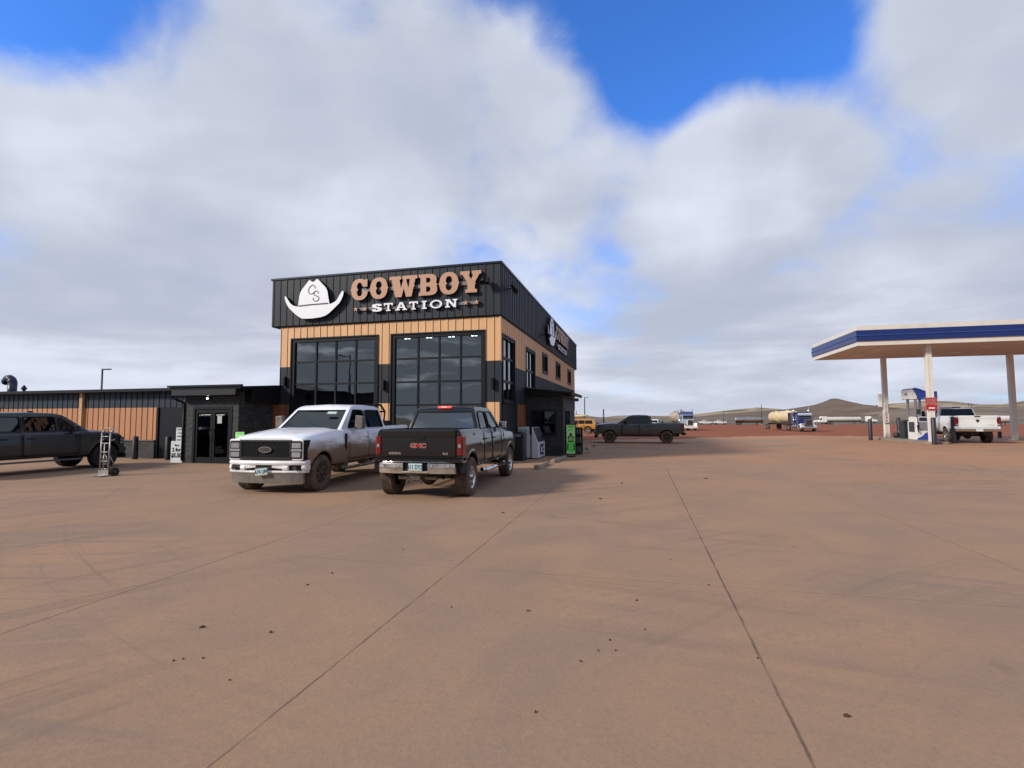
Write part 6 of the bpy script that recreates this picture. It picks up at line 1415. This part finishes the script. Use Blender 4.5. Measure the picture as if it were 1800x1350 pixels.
# ice freezer
wf = mat('white_enamel', (.60, .62, .64), .45, col2=(.52, .54, .56), scale=4)
t = thing('ice_freezer', 'white outdoor ice freezer with slanted dark doors against the side wall', 'ice freezer', (-4.9, 20.6, 0))
g = MB(); g.box(0, .52, 0, 1.55, .06, 1.30); g.build('cabinet', wf, t, .01)
g = MB(); g.prism([(.57, .05), (.84, .05), (.84, .66), (.60, 1.29), (.57, 1.29)], 0, 1.55, 'y'); g.build('front_cabinet', wf, t, .01)
g = MB(); g.box(.522, .568, .01, 1.54, .05, 1.31); g.box(.50, .59, -.02, .0, 1.0, 1.33); g.box(-.0, .84, .03, 1.5, .0, .05); g.build('black_gap', black, t)
nrm = Vector((.63, 0, .24)).normalized()
for y0 in (.08, .80):
    g = MB(); v = [(.836, y0, .70), (.836, y0+.66, .70), (.615, y0+.66, 1.27), (.615, y0, 1.27)]; v2_ = [(x+nrm.x*.02, y, z+nrm.z*.02) for x, y, z in v]; g.add(v+v2_, [(0, 1, 2, 3), (4, 5, 6, 7), (0, 1, 5, 4), (1, 2, 6, 5), (2, 3, 7, 6), (3, 0, 4, 7)]); g.build('door', mat('freezer_door', (.05, .052, .055), .25), t, .005)
g = MB()
for k in range(7): g.box(.03+k*.055, .06+k*.055, -.006, 0, .98, 1.22)
g.build('vent_grille', mat('grille_grey', (.22, .23, .24), .6), t)
text_obj('ICE', .62, 'lettering', black, t, face_east(.844, .80, .34), .002, bold=.02, sx=.95)
t = thing('litter_bin', 'black litter bin between the black pickup and the ice freezer', 'bin', (-4.72, 19.95, 0)); g = MB(); g.prism(rrect(-.27, .27, -.27, .27, .05), .0, .92, 'z'); g.build('barrel', bb, t, .01); g = MB(); g.prism([(-.29, .92), (.29, .92), (.25, 1.06), (.10, 1.14), (-.10, 1.14), (-.25, 1.06)], -.28, .28, 'y'); g.build('lid', bb, t, .02); g = MB(); g.box(-.16, .16, -.283, -.27, .95, 1.05); g.build('flap', mat('panel_grey', (.22, .23, .25), .4), t)
# gas bottle rack
t = thing('bottle_rack', 'black display rack with grey bundles behind the bright green poster stand', 'rack', (-2.80, 23.7, 0)); t.scale = (.62, 1, 1); g = MB()
for x in (-.27, .27):
    for y in (-.25, .25): g.box(x-.02, x+.02, y-.02, y+.02, 0, 1.25)
for z in (.06, .5, .88, 1.22): g.box(-.25, .25, -.23, .23, z, z+.025)
g.box(-.25, .25, .235, .245, .1, 1.22); g.build('frame', black, t)
g = MB(); g.box(-.34, -.30, -.3, -.26, 0, 1.35); g.build('steel_post', steel, t)
for j, z in enumerate((.10, .54, .92)):
    for i in range(3): g = MB(); x = -.16+i*.16; g.lathe([(0, 0), (.065, 0), (.07, .05), (.07, .2), (.04, .26), (.02, .30), (0, .30)], 'z', n=12, c=(x, -.12, z)); g.build('wrapped_bottle', mat('grey_wrap', (.22, .22, .21), .6, col2=(.07, .07, .07), scale=18, lo=.45, hi=.55), t)
# kerb blocks
kb = mat('kerb_block_concrete', (.34, .27, .21), .9, col2=(.22, .16, .12), scale=4, bump=.6)
for i, (x, y, a, l, lab) in enumerate(((-3.30, 17.45, 88, 1.75, 'concrete parking block beside the front of the black pickup'), (-3.14, 20.1, 87, 2.3, 'concrete parking block leading to the green poster stand'), (-2.62, 24.6, 70, .9, 'short broken parking block just past the black rack'), (-2.72, 27.2, 96, 1.6, 'parking block midway between the rack and the dark grey pickup'), (-2.6, 30.6, 88, 1.5, 'parking block nearest the nose of the dark grey pickup'))):
    g = MB(); h = .13; g.prism([(-.09, 0), (.09, 0), (.075, h*.8), (.05, h), (-.05, h), (-.075, h*.8)], -l/2, l/2, 'x', 0)
    for k, v in enumerate(g.v): g.v[k] = (v[0], v[1]+random.uniform(-.01, .01), v[2]+(random.uniform(-.02, .01) if v[2] > .02 else 0))
    o = g.build('parking_block', kb, None, .015, (x, y, .014)); o.rotation_euler = (0, 0, R(a)); tag(o, lab, 'parking block', 'concrete parking blocks by the shop')
# ------------------------------------------------------------------ posts and lamps
pole_m = mat('dark_pole', (.035, .035, .045), .5)
def street_lamp(x, y, h, arm, label, r_=.09, group='tall parking lamps'):
    t = thing('street_lamp', label, 'street lamp', (x, y, zg(x, y)), 0, group)
    g = MB(); g.cyl((0, 0, .5), (0, 0, h), r_, r_*.7, n=12); g.build('pole', pole_m, t); g = MB(); g.cyl((0, 0, -.1), (0, 0, .6), .26, n=16); g.build('base', isl_m, t)
    g = MB(); g.box(*sorted((0, arm*.9)), -.03, .03, h-.14, h-.06); g.box(*sorted((arm*.35, arm*1.0)), -.17, .17, h-.12, h-.02); g.build('lamp_head', pole_m, t, .01); return t
x, _ = at(176, 40); street_lamp(x, 40, 6.75, 1.0, 'dark street lamp rising behind the low building', .11)
x, _ = at(1028, 120); street_lamp(x, 120, 7.3, .9, 'tall thin lamp post above the yellow off-roader', .15)
x, _ = at(1339, 200); street_lamp(x, 200, 7.6, .02, 'thin dark post at the tail of the flatbed lorry', .13)
def pole(x, y, h, label, r_=.12, cross=0):
    t = thing('utility_pole', label, 'pole', (x, y, zg(x, y) if y < 249 else -1.84), 0, 'distant poles'); g = MB(); g.cyl((0, 0, -.2), (0, 0, h), r_, r_*.75, n=8); g.build('post', pole_m, t)
    if cross: g = MB(); g.box(-cross/2, cross/2, -.08, .08, h-.9, h-.7); g.build('crossarm', pole_m, t)
    return t
x, _ = at(1061, 150); pole(x, 150, 5.2, 'short dark post seen above the hood of the grey pickup', .24)
x, _ = at(1013, 170); pole(x, 170, 5.2, 'faint small pole nearest the building corner', .15)
x, _ = at(1272, 235); pole(x, 235, 6.0, 'thin pole behind the pair of far white pickups', .10)
x, _ = at(1704, 520); pole(x, 520, 14.5, 'far power pole left of its twin, on the hills behind the canopy', .25, 3)
x, _ = at(1709, 520); pole(x, 520, 13.5, 'far power pole right of its twin, on the hills behind the canopy', .25, 3)
# the lamp and hall across the yard that the big windows mirror
street_lamp(-30.9, -14, 8.6, -1.6, 'street lamp across the yard, seen as a reflection in the left big window', .13)
hall = thing('warehouse', 'dark low hall across the yard, seen as a reflection in the big windows', 'building', (-34, -18, 0)); g = MB(); g.prism([(-12, -.1), (4.2, -.1), (4.2, 4.3), (-3, 4.6), (-12, 6.6)], -4, 4, 'y'); g.build('wall', dark_trim, hall); g = MB(); g.prism([(-12.2, 6.65), (-3, 4.66), (4.4, 4.35), (4.4, 4.47), (-3, 4.78), (-12.2, 6.77)], -4.3, 4.3, 'y'); g.build('roof', black, hall); g = MB(); g.box(-3, 0, 4.0, 4.06, 0, 3.2); g.build('door', dark_clad, hall)
# ------------------------------------------------------------------ clods of mud dropped on the slab
clod_m = mat('dark_mud', (.055, .032, .020), .95, col2=(.09, .05, .03), scale=30, bump=.5)
CL = [(-.84, 10.92, 3), (1.7, 15.11, 5), (-.07, 5.0, 1.2), (-.99, 4.51, 1.2), (-.62, 3.01, 1), (1.09, 3.38, 1.6), (.76, 4.02, .9), (-.44, 3.69, 1), (-.33, 3.88, .9), (-.21, 3.91, .9), (-.26, 4.08, 1), (0, 4.34, .9), (-1.67, 4.44, .9), (-3.31, 4.68, 1.3), (-3.3, 5.09, 1.4), (-3.48, 3.55, 1.8), (-2.87, 3.6, 1.4), (-3.2, 3.03, 1), (-3.16, 3.07, .8), (-3.03, 3.11, 1), (-2.61, 2.9, .7), (.31, 6.48, .8), (-2.4, 8.94, 2), (.63, 5.61, 1), (-1.95, 12.6, 2.2), (-.5, 13.6, 3), (-3.0, 6.2, 1), (1.9, 7.5, .9)]
c0 = None
for i, (x, y, s) in enumerate(CL):
    if c0 is None:
        g = MB(); g.ball((0, 0, .003), .016, .011, .007, n=9)
        for k, v in enumerate(g.v): q = 1+random.uniform(-.25, .3); g.v[k] = (v[0]*q, v[1]*q, max(-.004, v[2]*q))
        o = c0 = g.build('mud_clod', clod_m)
    else: o = c0.copy(); COL.objects.link(o)
    o.location = (x, y, zg(x, y)+.014); o.rotation_euler = (0, 0, random.uniform(0, 6)); q = s*.72*(1 if s < 2 else 1.1); o.scale = (q*random.uniform(.8, 1.5), q*random.uniform(.6, 1), min(q, 1.6))
    tag(o, 'small dark clod of dried mud on the dusty concrete', 'mud clod', 'clods of dried mud scattered on the concrete')
S.render.engine = 'CYCLES'
